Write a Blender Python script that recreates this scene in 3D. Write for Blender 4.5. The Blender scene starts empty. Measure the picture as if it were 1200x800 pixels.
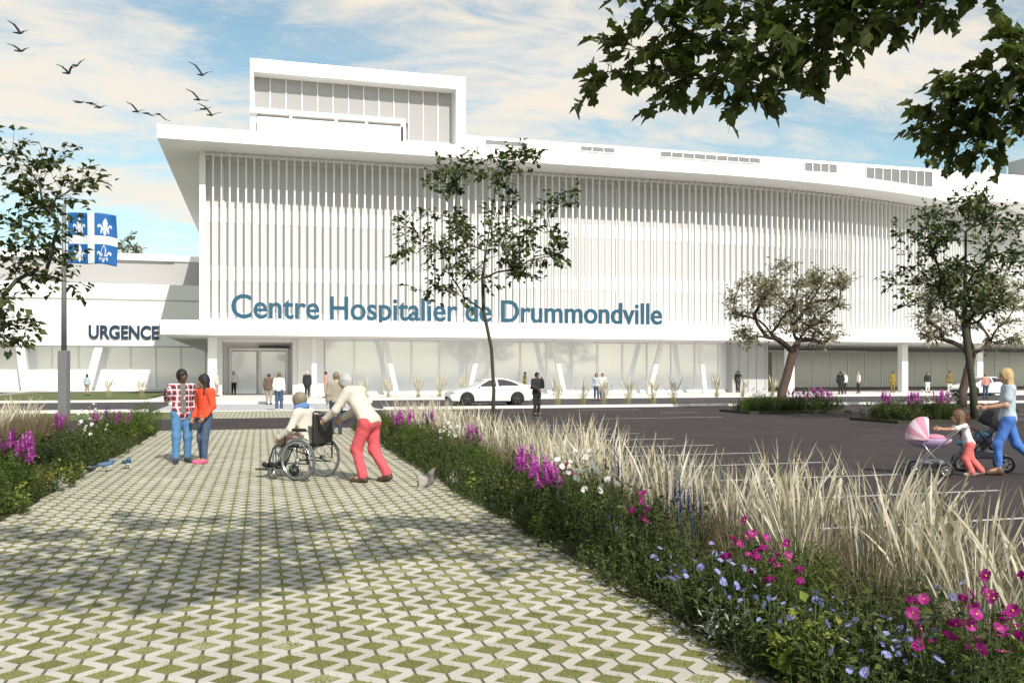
import bpy, bmesh, math, random
import numpy as np
from math import sin, cos, pi, radians, sqrt, atan2
from mathutils import Vector, Matrix

scene = bpy.context.scene
COL = scene.collection
random.seed(11)
RNG = np.random.default_rng(5)

# ------------------------------------------------------------------ camera model
F_PX = 1060.0
CAM_H = 1.7
YAW = radians(15.55)
CA, SA = cos(YAW), sin(YAW)

def ground(px, d):
    """ground point (x, y) seen in column px at depth d metres."""
    r = (px - 600) / F_PX
    return d * (SA + r * CA), d * (CA - r * SA)

def depth_of(py, z=0.0):
    return (CAM_H - z) * F_PX / (py - 437.0)

def point(px, py, d):
    x, y = ground(px, d)
    return Vector((x, y, CAM_H + (437 - py) * d / F_PX))

cam_d = bpy.data.cameras.new("camera")
cam = bpy.data.objects.new("camera", cam_d)
COL.objects.link(cam)
cam.location = (0, 0, CAM_H)
cam.rotation_euler = (pi / 2, 0, -YAW)
cam_d.sensor_width = 36
cam_d.lens = 36 * F_PX / 1200
cam_d.shift_y = 37 / 1200
cam_d.clip_start = 0.05
cam_d.clip_end = 3000
scene.camera = cam

# ------------------------------------------------------------------ materials
def new_mat(name):
    m = bpy.data.materials.new(name)
    m.use_nodes = True
    nt = m.node_tree
    return m, nt, nt.nodes["Principled BSDF"]

def N(nt, t, **kw):
    n = nt.nodes.new(t)
    for k, v in kw.items():
        if k in n.inputs.keys():
            n.inputs[k].default_value = v
        else:
            setattr(n, k, v)
    return n

def rgba(c):
    return (c[0], c[1], c[2], 1.0)

def plain(name, col, rough=0.6, var=0.12, scale=3.0, metal=0.0, bump=0.0, spec=0.5, coat=0.0, bscale=None, detail=4):
    """principled material with a gentle noise variation of the base colour."""
    m, nt, p = new_mat(name)
    tc = N(nt, "ShaderNodeTexCoord")
    no = N(nt, "ShaderNodeTexNoise", Scale=scale, Detail=detail)
    nt.links.new(tc.outputs["Object"], no.inputs["Vector"])
    mx = N(nt, "ShaderNodeMix", data_type="RGBA")
    mx.inputs["A"].default_value = rgba([c * (1 - var) for c in col])
    mx.inputs["B"].default_value = rgba([min(1, c * (1 + var)) for c in col])
    nt.links.new(no.outputs["Fac"], mx.inputs["Factor"])
    nt.links.new(mx.outputs["Result"], p.inputs["Base Color"])
    p.inputs["Roughness"].default_value = rough
    p.inputs["Metallic"].default_value = metal
    p.inputs["Specular IOR Level"].default_value = spec
    p.inputs["Coat Weight"].default_value = coat
    if bump:
        b = N(nt, "ShaderNodeBump", Strength=bump, Distance=0.02)
        n2 = N(nt, "ShaderNodeTexNoise", Scale=bscale or scale * 8, Detail=6)
        nt.links.new(tc.outputs["Object"], n2.inputs["Vector"])
        nt.links.new(n2.outputs["Fac"], b.inputs["Height"])
        nt.links.new(b.outputs["Normal"], p.inputs["Normal"])
    return m

def leafy(name, cols, rough=0.55, trans=0.25, spec=0.3):
    """leaf material: every leaf (mesh island) draws its own colour from a ramp; thin leaves let some light through."""
    m, nt, p = new_mat(name)
    g = N(nt, "ShaderNodeNewGeometry")
    cr = N(nt, "ShaderNodeValToRGB")
    els = cr.color_ramp.elements
    while len(els) < len(cols):
        els.new(0.5)
    for i, c in enumerate(cols):
        els[i].position = i / max(1, len(cols) - 1)
        els[i].color = rgba(c)
    nt.links.new(g.outputs["Random Per Island"], cr.inputs["Fac"])
    nt.links.new(cr.outputs["Color"], p.inputs["Base Color"])
    p.inputs["Roughness"].default_value = rough
    p.inputs["Specular IOR Level"].default_value = spec
    if trans:
        tr = N(nt, "ShaderNodeBsdfTranslucent")
        hs = N(nt, "ShaderNodeHueSaturation", Saturation=1.1, Value=1.3)
        nt.links.new(cr.outputs["Color"], hs.inputs["Color"])
        nt.links.new(hs.outputs["Color"], tr.inputs["Color"])
        ms = N(nt, "ShaderNodeMixShader", Fac=trans)
        nt.links.new(p.outputs[0], ms.inputs[1])
        nt.links.new(tr.outputs[0], ms.inputs[2])
        nt.links.new(ms.outputs[0], nt.nodes["Material Output"].inputs["Surface"])
    return m

# ------------------------------------------------------------------ objects
def tag(o, label=None, cat=None, group=None, kind=None):
    if label: o["label"] = label
    if cat: o["category"] = cat
    if group: o["group"] = group
    if kind: o["kind"] = kind
    return o

def empty(name, loc=(0, 0, 0), rz=0.0, label=None, cat=None, group=None):
    o = bpy.data.objects.new(name, None)
    COL.objects.link(o)
    o.empty_display_size = 0.2
    o.location = loc
    o.rotation_euler = (0, 0, rz)
    return tag(o, label, cat, group)

def mesh_obj(name, me, parent=None, loc=None):
    o = bpy.data.objects.new(name, me)
    COL.objects.link(o)
    if parent is not None:
        o.parent = parent
    if loc is not None:
        o.location = loc
    return o

def copy_tree(o, parent=None):
    c = o.copy()
    COL.objects.link(c)
    if parent is not None:
        c.parent = parent
    for ch in list(o.children):
        copy_tree(ch, c)
    return c

class MB:
    """collects shapes into one mesh."""
    def __init__(self):
        self.v = []; self.f = []; self.m = []; self.s = []; self.cur = 0; self.sm = False
    def add(self, vs, fs, smooth=None):
        b = len(self.v)
        self.v.extend([tuple(p) for p in vs])
        for f in fs:
            self.f.append([b + i for i in f]); self.m.append(self.cur); self.s.append(self.sm if smooth is None else smooth)
        return self
    def box(self, x0, x1, y0, y1, z0, z1):
        vs = [(x, y, z) for z in (z0, z1) for y in (y0, y1) for x in (x0, x1)]
        return self.add(vs, [(0, 2, 3, 1), (4, 5, 7, 6), (0, 1, 5, 4), (2, 6, 7, 3), (0, 4, 6, 2), (1, 3, 7, 5)], False)
    def obox(self, c, ax, ay, az):
        """oriented box: centre and three half-axis vectors"""
        c, ax, ay, az = Vector(c), Vector(ax), Vector(ay), Vector(az)
        vs = [c + sx * ax + sy * ay + sz * az for sz in (-1, 1) for sy in (-1, 1) for sx in (-1, 1)]
        return self.add(vs, [(0, 2, 3, 1), (4, 5, 7, 6), (0, 1, 5, 4), (2, 6, 7, 3), (0, 4, 6, 2), (1, 3, 7, 5)], False)
    def bar(self, a, b, w, t, up=(0, 0, 1)):
        """a rectangular bar from a to b, w wide, t thick"""
        a, b = Vector(a), Vector(b)
        d = (b - a); L = d.length; d.normalize()
        u = Vector(up)
        s = d.cross(u)
        if s.length < 1e-4: s = d.cross(Vector((1, 0, 0)))
        s.normalize(); n = s.cross(d)
        return self.obox((a + b) / 2, d * L / 2, s * w / 2, n * t / 2)
    def tube(self, pts, rad, n=8, cap=True, smooth=True):
        pts = [Vector(p) for p in pts]
        if not hasattr(rad, "__len__"): rad = [rad] * len(pts)
        rings = []
        nrm = None
        for i, p in enumerate(pts):
            if i == 0: t = pts[1] - p
            elif i == len(pts) - 1: t = p - pts[i - 1]
            else: t = pts[i + 1] - pts[i - 1]
            if t.length < 1e-9: t = Vector((0, 0, 1))
            t.normalize()
            if nrm is None:
                nrm = t.cross(Vector((0, 0, 1)) if abs(t.z) < 0.9 else Vector((1, 0, 0)))
            nrm = nrm - t * nrm.dot(t)
            if nrm.length < 1e-6: nrm = t.orthogonal()
            nrm.normalize()
            bn = t.cross(nrm)
            rings.append([p + rad[i] * (cos(2 * pi * k / n) * nrm + sin(2 * pi * k / n) * bn) for k in range(n)])
        vs = [q for r in rings for q in r]
        fs = []
        for i in range(len(pts) - 1):
            for k in range(n):
                k2 = (k + 1) % n
                fs.append((i * n + k, i * n + k2, (i + 1) * n + k2, (i + 1) * n + k))
        if cap:
            fs.append(tuple(range(n - 1, -1, -1)))
            fs.append(tuple((len(pts) - 1) * n + k for k in range(n)))
        return self.add(vs, fs, smooth)
    def torus(self, c, axis, R, r, n=40, k=8):
        c, ax = Vector(c), Vector(axis).normalized()
        u = ax.orthogonal().normalized(); w = ax.cross(u)
        vs, fs = [], []
        for i in range(n):
            a = 2 * pi * i / n
            e = cos(a) * u + sin(a) * w
            for j in range(k):
                b = 2 * pi * j / k
                vs.append(c + e * (R + r * cos(b)) + ax * r * sin(b))
        for i in range(n):
            for j in range(k):
                fs.append((i * k + j, ((i + 1) % n) * k + j, ((i + 1) % n) * k + (j + 1) % k, i * k + (j + 1) % k))
        return self.add(vs, fs, True)
    def lathe(self, c, axis, prof, n=28):
        """profile [(radius, along axis)]"""
        c, ax = Vector(c), Vector(axis).normalized()
        u = ax.orthogonal().normalized(); w = ax.cross(u)
        vs, fs = [], []
        for (r, h) in prof:
            for i in range(n):
                a = 2 * pi * i / n
                vs.append(c + ax * h + (cos(a) * u + sin(a) * w) * r)
        for j in range(len(prof) - 1):
            for i in range(n):
                fs.append((j * n + i, j * n + (i + 1) % n, (j + 1) * n + (i + 1) % n, (j + 1) * n + i))
        return self.add(vs, fs, True)
    def ball(self, c, r, n=10, k=7):
        c = Vector(c)
        if not hasattr(r, "__len__"): r = (r, r, r)
        vs, fs = [], []
        for j in range(k + 1):
            th = pi * j / k
            for i in range(n):
                a = 2 * pi * i / n
                vs.append((c.x + r[0] * sin(th) * cos(a), c.y + r[1] * sin(th) * sin(a), c.z + r[2] * cos(th)))
        for j in range(k):
            for i in range(n):
                fs.append((j * n + i, (j + 1) * n + i, (j + 1) * n + (i + 1) % n, j * n + (i + 1) % n))
        return self.add(vs, fs, True)
    def prism(self, poly, z0, z1):
        """vertical prism over a 2D polygon"""
        n = len(poly)
        vs = [(x, y, z0) for x, y in poly] + [(x, y, z1) for x, y in poly]
        fs = [tuple(range(n - 1, -1, -1)), tuple(range(n, 2 * n))]
        for i in range(n):
            j = (i + 1) % n
            fs.append((i, j, n + j, n + i))
        return self.add(vs, fs, False)
    def leaf(self, p, d, up, L, W):
        """a leaf folded along its midrib: two triangles either side"""
        p, d = Vector(p), Vector(d).normalized()
        s = d.cross(Vector(up))
        if s.length < 1e-4: s = d.orthogonal()
        s.normalize(); n = s.cross(d)
        a = p; t = p + d * L - n * L * 0.12
        m = p + d * L * 0.45
        l = m + s * W * 0.5 + n * W * 0.18
        r = m - s * W * 0.5 + n * W * 0.18
        return self.add([a, l, t, r, m], [(0, 4, 1), (4, 2, 1), (0, 3, 4), (3, 2, 4)], False)
    def build(self, name, mats, parent=None, fix=False):
        me = bpy.data.meshes.new(name)
        me.from_pydata(self.v, [], self.f)
        if not isinstance(mats, (list, tuple)): mats = [mats]
        for mm in mats: me.materials.append(mm)
        me.polygons.foreach_set("material_index", self.m)
        me.polygons.foreach_set("use_smooth", self.s)
        if fix:
            bm = bmesh.new(); bm.from_mesh(me)
            bmesh.ops.recalc_face_normals(bm, faces=bm.faces)
            bm.to_mesh(me); bm.free()
        me.update()
        return mesh_obj(name, me, parent)

def bevel(o, w=0.02, seg=2):
    m = o.modifiers.new("bevel", "BEVEL"); m.width = w; m.segments = seg; m.limit_method = "ANGLE"; m.angle_limit = radians(40)
    return o

# ------------------------------------------------------------------ implicit surfaces (continuous bodies)
def sd_cap(P, a, b, ra, rb, flat=None, fs=1.0):
    a = np.asarray(a, float); b = np.asarray(b, float)
    pa = P - a; ba = b - a
    if flat is not None:
        fl = np.asarray(flat, float); fl = fl / np.linalg.norm(fl)
        pa = pa + np.outer(pa @ fl, fl) * (1 / fs - 1)
        ba = ba + fl * (ba @ fl) * (1 / fs - 1)
    h = np.clip((pa @ ba) / max(1e-9, ba @ ba), 0, 1)
    return np.linalg.norm(pa - h[:, None] * ba, axis=1) - (ra + (rb - ra) * h)

def sd_ell(P, c, r, R=None):
    q = P - np.asarray(c, float)
    if R is not None: q = q @ R          # R columns are the local axes
    r = np.asarray(r, float)
    k0 = np.linalg.norm(q / r, axis=1)
    k1 = np.linalg.norm(q / (r * r), axis=1)
    return k0 * (k0 - 1) / np.maximum(k1, 1e-9)

def smin(a, b, k):
    h = np.maximum(k - np.abs(a - b), 0) / k
    return np.minimum(a, b) - h * h * k * 0.25

def union(ds, k):
    d = ds[0]
    for e in ds[1:]: d = smin(d, e, k)
    return d

def surface_net(fn, lo, hi, h):
    lo = np.asarray(lo, float); hi = np.asarray(hi, float)
    n = np.maximum(((hi - lo) / h).astype(int) + 2, 4)
    gx, gy, gz = [lo[i] + h * np.arange(n[i]) for i in range(3)]
    G = np.stack(np.meshgrid(gx, gy, gz, indexing="ij"), -1).reshape(-1, 3)
    D = np.empty(len(G))
    for i in range(0, len(G), 200000):
        D[i:i + 200000] = fn(G[i:i + 200000])
    D = D.reshape(n)
    S = D < 0
    c = np.array(n) - 1
    cnt = np.zeros(c); acc = np.zeros(tuple(c) + (3,))
    corners = [(i, j, k) for i in (0, 1) for j in (0, 1) for k in (0, 1)]
    def sl(A, o): return A[o[0]:o[0] + c[0], o[1]:o[1] + c[1], o[2]:o[2] + c[2]]
    for p in corners:
        for ax in range(3):
            if p[ax] == 0:
                q = list(p); q[ax] = 1
                d0, d1 = sl(D, p), sl(D, q)
                x = sl(S, p) != sl(S, q)
                t = np.where(x, d0 / np.where(x, d0 - d1, 1), 0)
                pos = np.zeros(tuple(c) + (3,)); pos[..., 0] = p[0]; pos[..., 1] = p[1]; pos[..., 2] = p[2]
                pos[..., ax] = t
                acc += np.where(x[..., None], pos, 0); cnt += x
    act = cnt > 0
    idx = -np.ones(c, int); idx[act] = np.arange(act.sum())
    ijk = np.argwhere(act)
    V = lo + h * (ijk + acc[act] / cnt[act][:, None])
    faces = []
    for ax in range(3):
        u, w = (ax + 1) % 3, (ax + 2) % 3
        s0 = [slice(1, -1)] * 3; s1 = [slice(1, -1)] * 3
        s0[ax] = slice(0, -1); s1[ax] = slice(1, None)
        x = S[tuple(s0)] != S[tuple(s1)]
        e = np.argwhere(x)
        if len(e) == 0: continue
        base = e.copy(); base[:, u] += 1; base[:, w] += 1
        ins = S[tuple(base.T)]
        o = []
        for du, dw in ((1, 1), (0, 1), (0, 0), (1, 0)):
            b = base.copy(); b[:, u] -= du; b[:, w] -= dw
            o.append(idx[tuple(b.T)])
        Q = np.stack(o, 1)
        Q[~ins] = Q[~ins][:, ::-1]
        faces.append(Q)
    Fc = np.concatenate(faces)
    return V, Fc[(Fc >= 0).all(1)]

def sdf_mb(fn, lo, hi, h, mb=None):
    V, Fc = surface_net(fn, lo, hi, h)
    mb = mb or MB()
    return mb.add(V.tolist(), Fc.tolist(), True)
# ================================================================== light and sky
TO_SUN = Vector((0.25, -1.15, 1.0)).normalized()
SUN_EL = math.asin(TO_SUN.z)
SUN_AZ = atan2(TO_SUN.x, TO_SUN.y)
sd = bpy.data.lights.new("sun", "SUN")
sd.energy = 3.9; sd.angle = radians(0.6); sd.color = (1.0, 0.95, 0.88)
so = bpy.data.objects.new("sun", sd); COL.objects.link(so)
so.rotation_euler = TO_SUN.to_track_quat("Z", "Y").to_euler()
so.location = (10, -20, 40)

def M(nt, op, a, b=None, c=None, clamp=False):
    n = nt.nodes.new("ShaderNodeMath"); n.operation = op; n.use_clamp = clamp
    for i, x in enumerate((a, b, c)):
        if x is None: continue
        if isinstance(x, (int, float)): n.inputs[i].default_value = x
        else: nt.links.new(x, n.inputs[i])
    return n.outputs[0]

w = bpy.data.worlds.new("World"); scene.world = w; w.use_nodes = True
nt = w.node_tree
bg = nt.nodes["Background"]; out = nt.nodes["World Output"]
sky = nt.nodes.new("ShaderNodeTexSky"); sky.sky_type = "NISHITA"; sky.sun_disc = False
sky.sun_elevation = SUN_EL; sky.sun_rotation = SUN_AZ
sky.air_density = 1.0; sky.dust_density = 0.6; sky.ozone_density = 1.2; sky.altitude = 50
hs = N(nt, "ShaderNodeHueSaturation", Saturation=0.92, Value=0.80)
nt.links.new(sky.outputs[0], hs.inputs["Color"])
tint = N(nt, "ShaderNodeMix", data_type="RGBA", blend_type="MULTIPLY")
tint.inputs["Factor"].default_value = 1.0
tint.inputs["B"].default_value = (0.98, 1.08, 0.92, 1)
nt.links.new(hs.outputs["Color"], tint.inputs["A"])
nt.links.new(tint.outputs["Result"], bg.inputs["Color"])
bg.inputs["Strength"].default_value = 0.15
# cirrus: noise over the direction projected on a cloud layer
tc = N(nt, "ShaderNodeTexCoord")
sx = N(nt, "ShaderNodeSeparateXYZ"); nt.links.new(tc.outputs["Generated"], sx.inputs[0])
den = M(nt, "ADD", M(nt, "MAXIMUM", sx.outputs["Z"], 0.0), 0.16)
cx = N(nt, "ShaderNodeCombineXYZ")
nt.links.new(M(nt, "DIVIDE", sx.outputs["X"], den), cx.inputs["X"])
nt.links.new(M(nt, "DIVIDE", sx.outputs["Y"], den), cx.inputs["Y"])
mp = N(nt, "ShaderNodeMapping"); nt.links.new(cx.outputs[0], mp.inputs["Vector"])
mp.inputs["Rotation"].default_value = (0, 0, radians(18))
mp.inputs["Scale"].default_value = (0.75, 1.35, 1)
mp.inputs["Location"].default_value = (0.35, 0.9, 0)
n1 = N(nt, "ShaderNodeTexNoise", Scale=0.85, Detail=8, Roughness=0.56, Distortion=0.5)
n2 = N(nt, "ShaderNodeTexNoise", Scale=4.2, Detail=9, Roughness=0.68, Distortion=0.8)
nt.links.new(mp.outputs[0], n1.inputs["Vector"]); nt.links.new(mp.outputs[0], n2.inputs["Vector"])
mixn = M(nt, "ADD", M(nt, "MULTIPLY", n1.outputs["Fac"], 0.72), M(nt, "MULTIPLY", n2.outputs["Fac"], 0.28))
mr = N(nt, "ShaderNodeMapRange", interpolation_type="SMOOTHSTEP")
mr.inputs["From Min"].default_value = 0.43; mr.inputs["From Max"].default_value = 0.57
nt.links.new(mixn, mr.inputs["Value"])
cb = nt.nodes.new("ShaderNodeBackground")
ccr = N(nt, "ShaderNodeValToRGB")
ccr.color_ramp.elements[0].position = 0.3; ccr.color_ramp.elements[0].color = (0.90, 0.87, 0.83, 1)
ccr.color_ramp.elements[1].position = 0.7; ccr.color_ramp.elements[1].color = (1.0, 0.88, 0.70, 1)
nt.links.new(n2.outputs["Fac"], ccr.inputs["Fac"])
nt.links.new(ccr.outputs["Color"], cb.inputs["Color"])
cb.inputs["Strength"].default_value = 0.74
ms = nt.nodes.new("ShaderNodeMixShader")
nt.links.new(M(nt, "MULTIPLY", mr.outputs["Result"], 0.9), ms.inputs[0])
nt.links.new(bg.outputs[0], ms.inputs[1]); nt.links.new(cb.outputs[0], ms.inputs[2])
nt.links.new(ms.outputs[0], out.inputs["Surface"])

vs = scene.view_settings
vs.view_transform = "Standard"; vs.look = "None"; vs.gamma = 1.0; vs.use_curve_mapping = False
vs.exposure = 0.46
scene.cycles.max_bounces = 7
scene.cycles.transparent_max_bounces = 8
scene.cycles.sample_clamp_indirect = 6

# ================================================================== ground and roads
m_asph = plain("asphalt", (0.030, 0.0205, 0.0205), 0.92, 0.28, 0.35, bump=0.35, bscale=90, detail=10)
m_road = plain("road_asphalt", (0.050, 0.041, 0.044), 0.85, 0.2, 0.5, bump=0.25, bscale=90, detail=10)
m_conc = plain("pale_concrete", (0.62, 0.60, 0.57), 0.8, 0.06, 0.6, bump=0.12, bscale=40, detail=8)
m_cross = plain("grey_concrete", (0.40, 0.40, 0.41), 0.8, 0.08, 0.5, bump=0.12, bscale=40, detail=8)
m_kerb = plain("kerb_concrete", (0.70, 0.68, 0.64), 0.75, 0.06, 2.0)
m_paint = plain("road_paint", (0.44, 0.43, 0.41), 0.7, 0.5, 7.0, detail=10)
m_lawn = plain("lawn", (0.105, 0.125, 0.035), 0.95, 0.35, 1.3, bump=0.8, bscale=60, detail=10)
m_earth = plain("bare_earth", (0.075, 0.060, 0.035), 0.95, 0.4, 4.0, bump=0.8, bscale=30, detail=8)
m_soil = plain("planting_soil", (0.030, 0.032, 0.014), 0.95, 0.4, 5.0, bump=1.0, bscale=30, detail=8)

def weather(m, crack=0.35, amount=0.55):
    """cracks, sealed patches and oil stains worked into an asphalt colour"""
    nt = m.node_tree; p = nt.nodes["Principled BSDF"]
    src = p.inputs["Base Color"].links[0].from_socket
    tc = N(nt, "ShaderNodeTexCoord")
    dn = N(nt, "ShaderNodeTexNoise", Scale=0.9, Detail=6); nt.links.new(tc.outputs["Object"], dn.inputs["Vector"])
    ad = N(nt, "ShaderNodeMix", data_type="VECTOR"); ad.inputs["Factor"].default_value = 0.35
    nt.links.new(tc.outputs["Object"], ad.inputs["A"]); nt.links.new(dn.outputs["Color"], ad.inputs["B"])
    vo = N(nt, "ShaderNodeTexVoronoi", feature="DISTANCE_TO_EDGE", Scale=crack); nt.links.new(ad.outputs["Result"], vo.inputs["Vector"])
    cl = M(nt, "LESS_THAN", vo.outputs["Distance"], 0.006)
    ln = N(nt, "ShaderNodeTexNoise", Scale=0.25, Detail=3); nt.links.new(tc.outputs["Object"], ln.inputs["Vector"])
    cl = M(nt, "MULTIPLY", cl, M(nt, "GREATER_THAN", ln.outputs["Fac"], 0.5))
    stn = N(nt, "ShaderNodeTexNoise", Scale=0.55, Detail=7, Roughness=0.6); nt.links.new(tc.outputs["Object"], stn.inputs["Vector"])
    mr_ = N(nt, "ShaderNodeMapRange"); nt.links.new(stn.outputs["Fac"], mr_.inputs["Value"])
    mr_.inputs["From Min"].default_value = 0.3; mr_.inputs["From Max"].default_value = 0.7; mr_.inputs["To Min"].default_value = 1 - amount * .6; mr_.inputs["To Max"].default_value = 1 + amount * .7
    fac = M(nt, "MULTIPLY", mr_.outputs["Result"], M(nt, "SUBTRACT", 1.0, M(nt, "MULTIPLY", cl, 0.6)))
    vm = N(nt, "ShaderNodeVectorMath", operation="SCALE"); nt.links.new(src, vm.inputs[0]); nt.links.new(fac, vm.inputs["Scale"])
    nt.links.new(vm.outputs[0], p.inputs["Base Color"])
weather(m_asph); weather(m_road, 0.25, 0.4); weather(m_cross, 0.2, 0.12)

def sheet(name, x0, x1, y0, y1, z, mat):
    return tag(MB().add([(x0, y0, z), (x1, y0, z), (x1, y1, z), (x0, y1, z)], [(0, 1, 2, 3)]).build(name, mat), kind="structure")

sheet("ground", -900, 900, -500, 1500, -0.03, m_lawn)
sheet("car_park", 2.7, 110, -30, 42.0, 0.0, m_asph)
sheet("car_park_lane", -60, 2.7, 28.3, 35.3, 0.0, m_asph)
sheet("lawn", -60, -2.7, 35.3, 42.0, 0.004, m_lawn)
sheet("road", -80, 120, 42.2, 57.0, 0.0, m_road)
sheet("crosswalk", -4.6, 5.4, 42.2, 51.8, 0.005, m_cross)
sheet("driveway", -90, -19, 68, 93, 0.0, m_asph)
tag(MB().box(-6.5, 120, 57.2, 105, -0.02, 0.12).build("plaza", m_conc), kind="structure")
tag(MB().box(-4.6, 6.0, 52.0, 57.19, -0.02, 0.125).build("plaza_step", m_conc), kind="structure")
k = MB()
k.box(-60, -4.7, 42.0, 42.2, -0.02, 0.13); k.box(5.5, 120, 42.0, 42.2, -0.02, 0.13)
k.box(-80, -4.7, 57.0, 57.2, -0.02, 0.13); k.box(6.1, 120, 57.0, 57.2, -0.02, 0.14)
k.box(-4.7, 5.5, 42.0, 42.2, -0.02, 0.03)
k.box(-4.75, 6.15, 51.8, 51.99, -0.02, 0.14)
k.bar((-46, 56.5, 0.05), (-19, 66.5, 0.05), 0.3, 0.2)
k.box(-19.2, -19.0, 67, 93, -0.02, 0.12)
tag(k.build("kerbs", m_kerb), kind="structure")

# paver path
m_pave, nt, p = new_mat("grass_pavers")
tc = N(nt, "ShaderNodeTexCoord")
sx = N(nt, "ShaderNodeSeparateXYZ"); nt.links.new(tc.outputs["Object"], sx.inputs[0])
wob = N(nt, "ShaderNodeTexNoise", Scale=14.0, Detail=5)
nt.links.new(tc.outputs["Object"], wob.inputs["Vector"])
wv = M(nt, "MULTIPLY", M(nt, "SUBTRACT", wob.outputs["Fac"], 0.5), 0.16)
PX, PY = 0.168, 0.275
u = M(nt, "DIVIDE", sx.outputs["X"], PX)
v = M(nt, "DIVIDE", sx.outputs["Y"], PY)
ui = M(nt, "FLOOR", u); f = M(nt, "SUBTRACT", u, ui)
par = M(nt, "MULTIPLY", M(nt, "FLOORED_MODULO", ui, 2.0), 0.5)
def vdist(shift):
    q = M(nt, "ADD", v, shift)
    return M(nt, "ABSOLUTE", M(nt, "SUBTRACT", M(nt, "SUBTRACT", q, M(nt, "FLOOR", q)), 0.5))
va = vdist(par); vb = vdist(M(nt, "ADD", par, 0.5))
g = M(nt, "SUBTRACT", 1.0, f)
dA = M(nt, "ADD", M(nt, "DIVIDE", f, 0.64), M(nt, "DIVIDE", va, 0.35))
dB = M(nt, "ADD", M(nt, "DIVIDE", g, 0.64), M(nt, "DIVIDE", vb, 0.35))
lw = N(nt, "ShaderNodeTexNoise", Scale=2.3, Detail=4); nt.links.new(tc.outputs["Object"], lw.inputs["Vector"])
dm = M(nt, "ADD", M(nt, "ADD", M(nt, "MINIMUM", dA, dB), wv), M(nt, "MULTIPLY", M(nt, "SUBTRACT", lw.outputs["Fac"], 0.5), 0.35))
gr = N(nt, "ShaderNodeMapRange"); nt.links.new(dm, gr.inputs["Value"])
gr.inputs["From Min"].default_value = 1.02; gr.inputs["From Max"].default_value = 0.92
jd = M(nt, "MINIMUM", f, g)
jr = N(nt, "ShaderNodeMapRange"); nt.links.new(M(nt, "ADD", jd, M(nt, "MULTIPLY", wv, 0.3)), jr.inputs["Value"])
jr.inputs["From Min"].default_value = 0.065; jr.inputs["From Max"].default_value = 0.03
# stone colour: each block its own tone, stains over several blocks
cid = N(nt, "ShaderNodeCombineXYZ")
nt.links.new(ui, cid.inputs[0]); nt.links.new(M(nt, "FLOOR", M(nt, "ADD", v, par)), cid.inputs[1])
wn = N(nt, "ShaderNodeTexWhiteNoise"); nt.links.new(cid.outputs[0], wn.inputs["Vector"])
st = N(nt, "ShaderNodeTexNoise", Scale=0.9, Detail=8, Roughness=0.65); nt.links.new(tc.outputs["Object"], st.inputs["Vector"])
fine = N(nt, "ShaderNodeTexNoise", Scale=120.0, Detail=4); nt.links.new(tc.outputs["Object"], fine.inputs["Vector"])
tone = M(nt, "ADD", M(nt, "ADD", M(nt, "MULTIPLY", wn.outputs["Value"], 0.25), M(nt, "MULTIPLY", st.outputs["Fac"], 0.75)), M(nt, "MULTIPLY", fine.outputs["Fac"], 0.25))
cr = N(nt, "ShaderNodeValToRGB")
cr.color_ramp.elements[0].position = 0.3; cr.color_ramp.elements[0].color = (0.35, 0.32, 0.27, 1)
cr.color_ramp.elements[1].position = 0.85; cr.color_ramp.elements[1].color = (0.54, 0.51, 0.46, 1)
nt.links.new(tone, cr.inputs["Fac"])
gn = N(nt, "ShaderNodeTexNoise", Scale=70.0, Detail=5); nt.links.new(tc.outputs["Object"], gn.inputs["Vector"])
gl_ = N(nt, "ShaderNodeTexNoise", Scale=1.6, Detail=6); nt.links.new(tc.outputs["Object"], gl_.inputs["Vector"])
wn2 = N(nt, "ShaderNodeTexWhiteNoise", noise_dimensions="3D")
cid2 = N(nt, "ShaderNodeCombineXYZ"); nt.links.new(M(nt, "FLOOR", M(nt, "ADD", u, 0.5)), cid2.inputs[0]); nt.links.new(M(nt, "FLOOR", M(nt, "ADD", v, M(nt, "MULTIPLY", M(nt, "FLOORED_MODULO", M(nt, "FLOOR", M(nt, "ADD", u, 0.5)), 2.0), 0.5))), cid2.inputs[1])
nt.links.new(cid2.outputs[0], wn2.inputs["Vector"])
gmix = M(nt, "ADD", M(nt, "MULTIPLY", gn.outputs["Fac"], 0.5), M(nt, "ADD", M(nt, "MULTIPLY", gl_.outputs["Fac"], 0.35), M(nt, "MULTIPLY", wn2.outputs["Value"], 0.18)))
gc = N(nt, "ShaderNodeValToRGB")
gc.color_ramp.elements.new(0.82).color = (0.27, 0.225, 0.115, 1)
gc.color_ramp.elements[0].position = 0.3; gc.color_ramp.elements[0].color = (0.09, 0.095, 0.022, 1)
gc.color_ramp.elements[1].position = 0.6; gc.color_ramp.elements[1].color = (0.225, 0.225, 0.070, 1)
nt.links.new(gmix, gc.inputs["Fac"])
m1 = N(nt, "ShaderNodeMix", data_type="RGBA")
nt.links.new(jr.outputs["Result"], m1.inputs["Factor"]); nt.links.new(cr.outputs["Color"], m1.inputs["A"])
m1.inputs["B"].default_value = (0.085, 0.085, 0.045, 1)
m2 = N(nt, "ShaderNodeMix", data_type="RGBA")
nt.links.new(gr.outputs["Result"], m2.inputs["Factor"]); nt.links.new(m1.outputs["Result"], m2.inputs["A"]); nt.links.new(gc.outputs["Color"], m2.inputs["B"])
nt.links.new(m2.outputs["Result"], p.inputs["Base Color"])
p.inputs["Roughness"].default_value = 0.85
hh = M(nt, "SUBTRACT", M(nt, "MULTIPLY", fine.outputs["Fac"], 0.12), M(nt, "MAXIMUM", jr.outputs["Result"], M(nt, "MULTIPLY", gr.outputs["Result"], M(nt, "SUBTRACT", 1.15, gn.outputs["Fac"]))))
bp = N(nt, "ShaderNodeBump", Strength=0.6, Distance=0.02)
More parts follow.
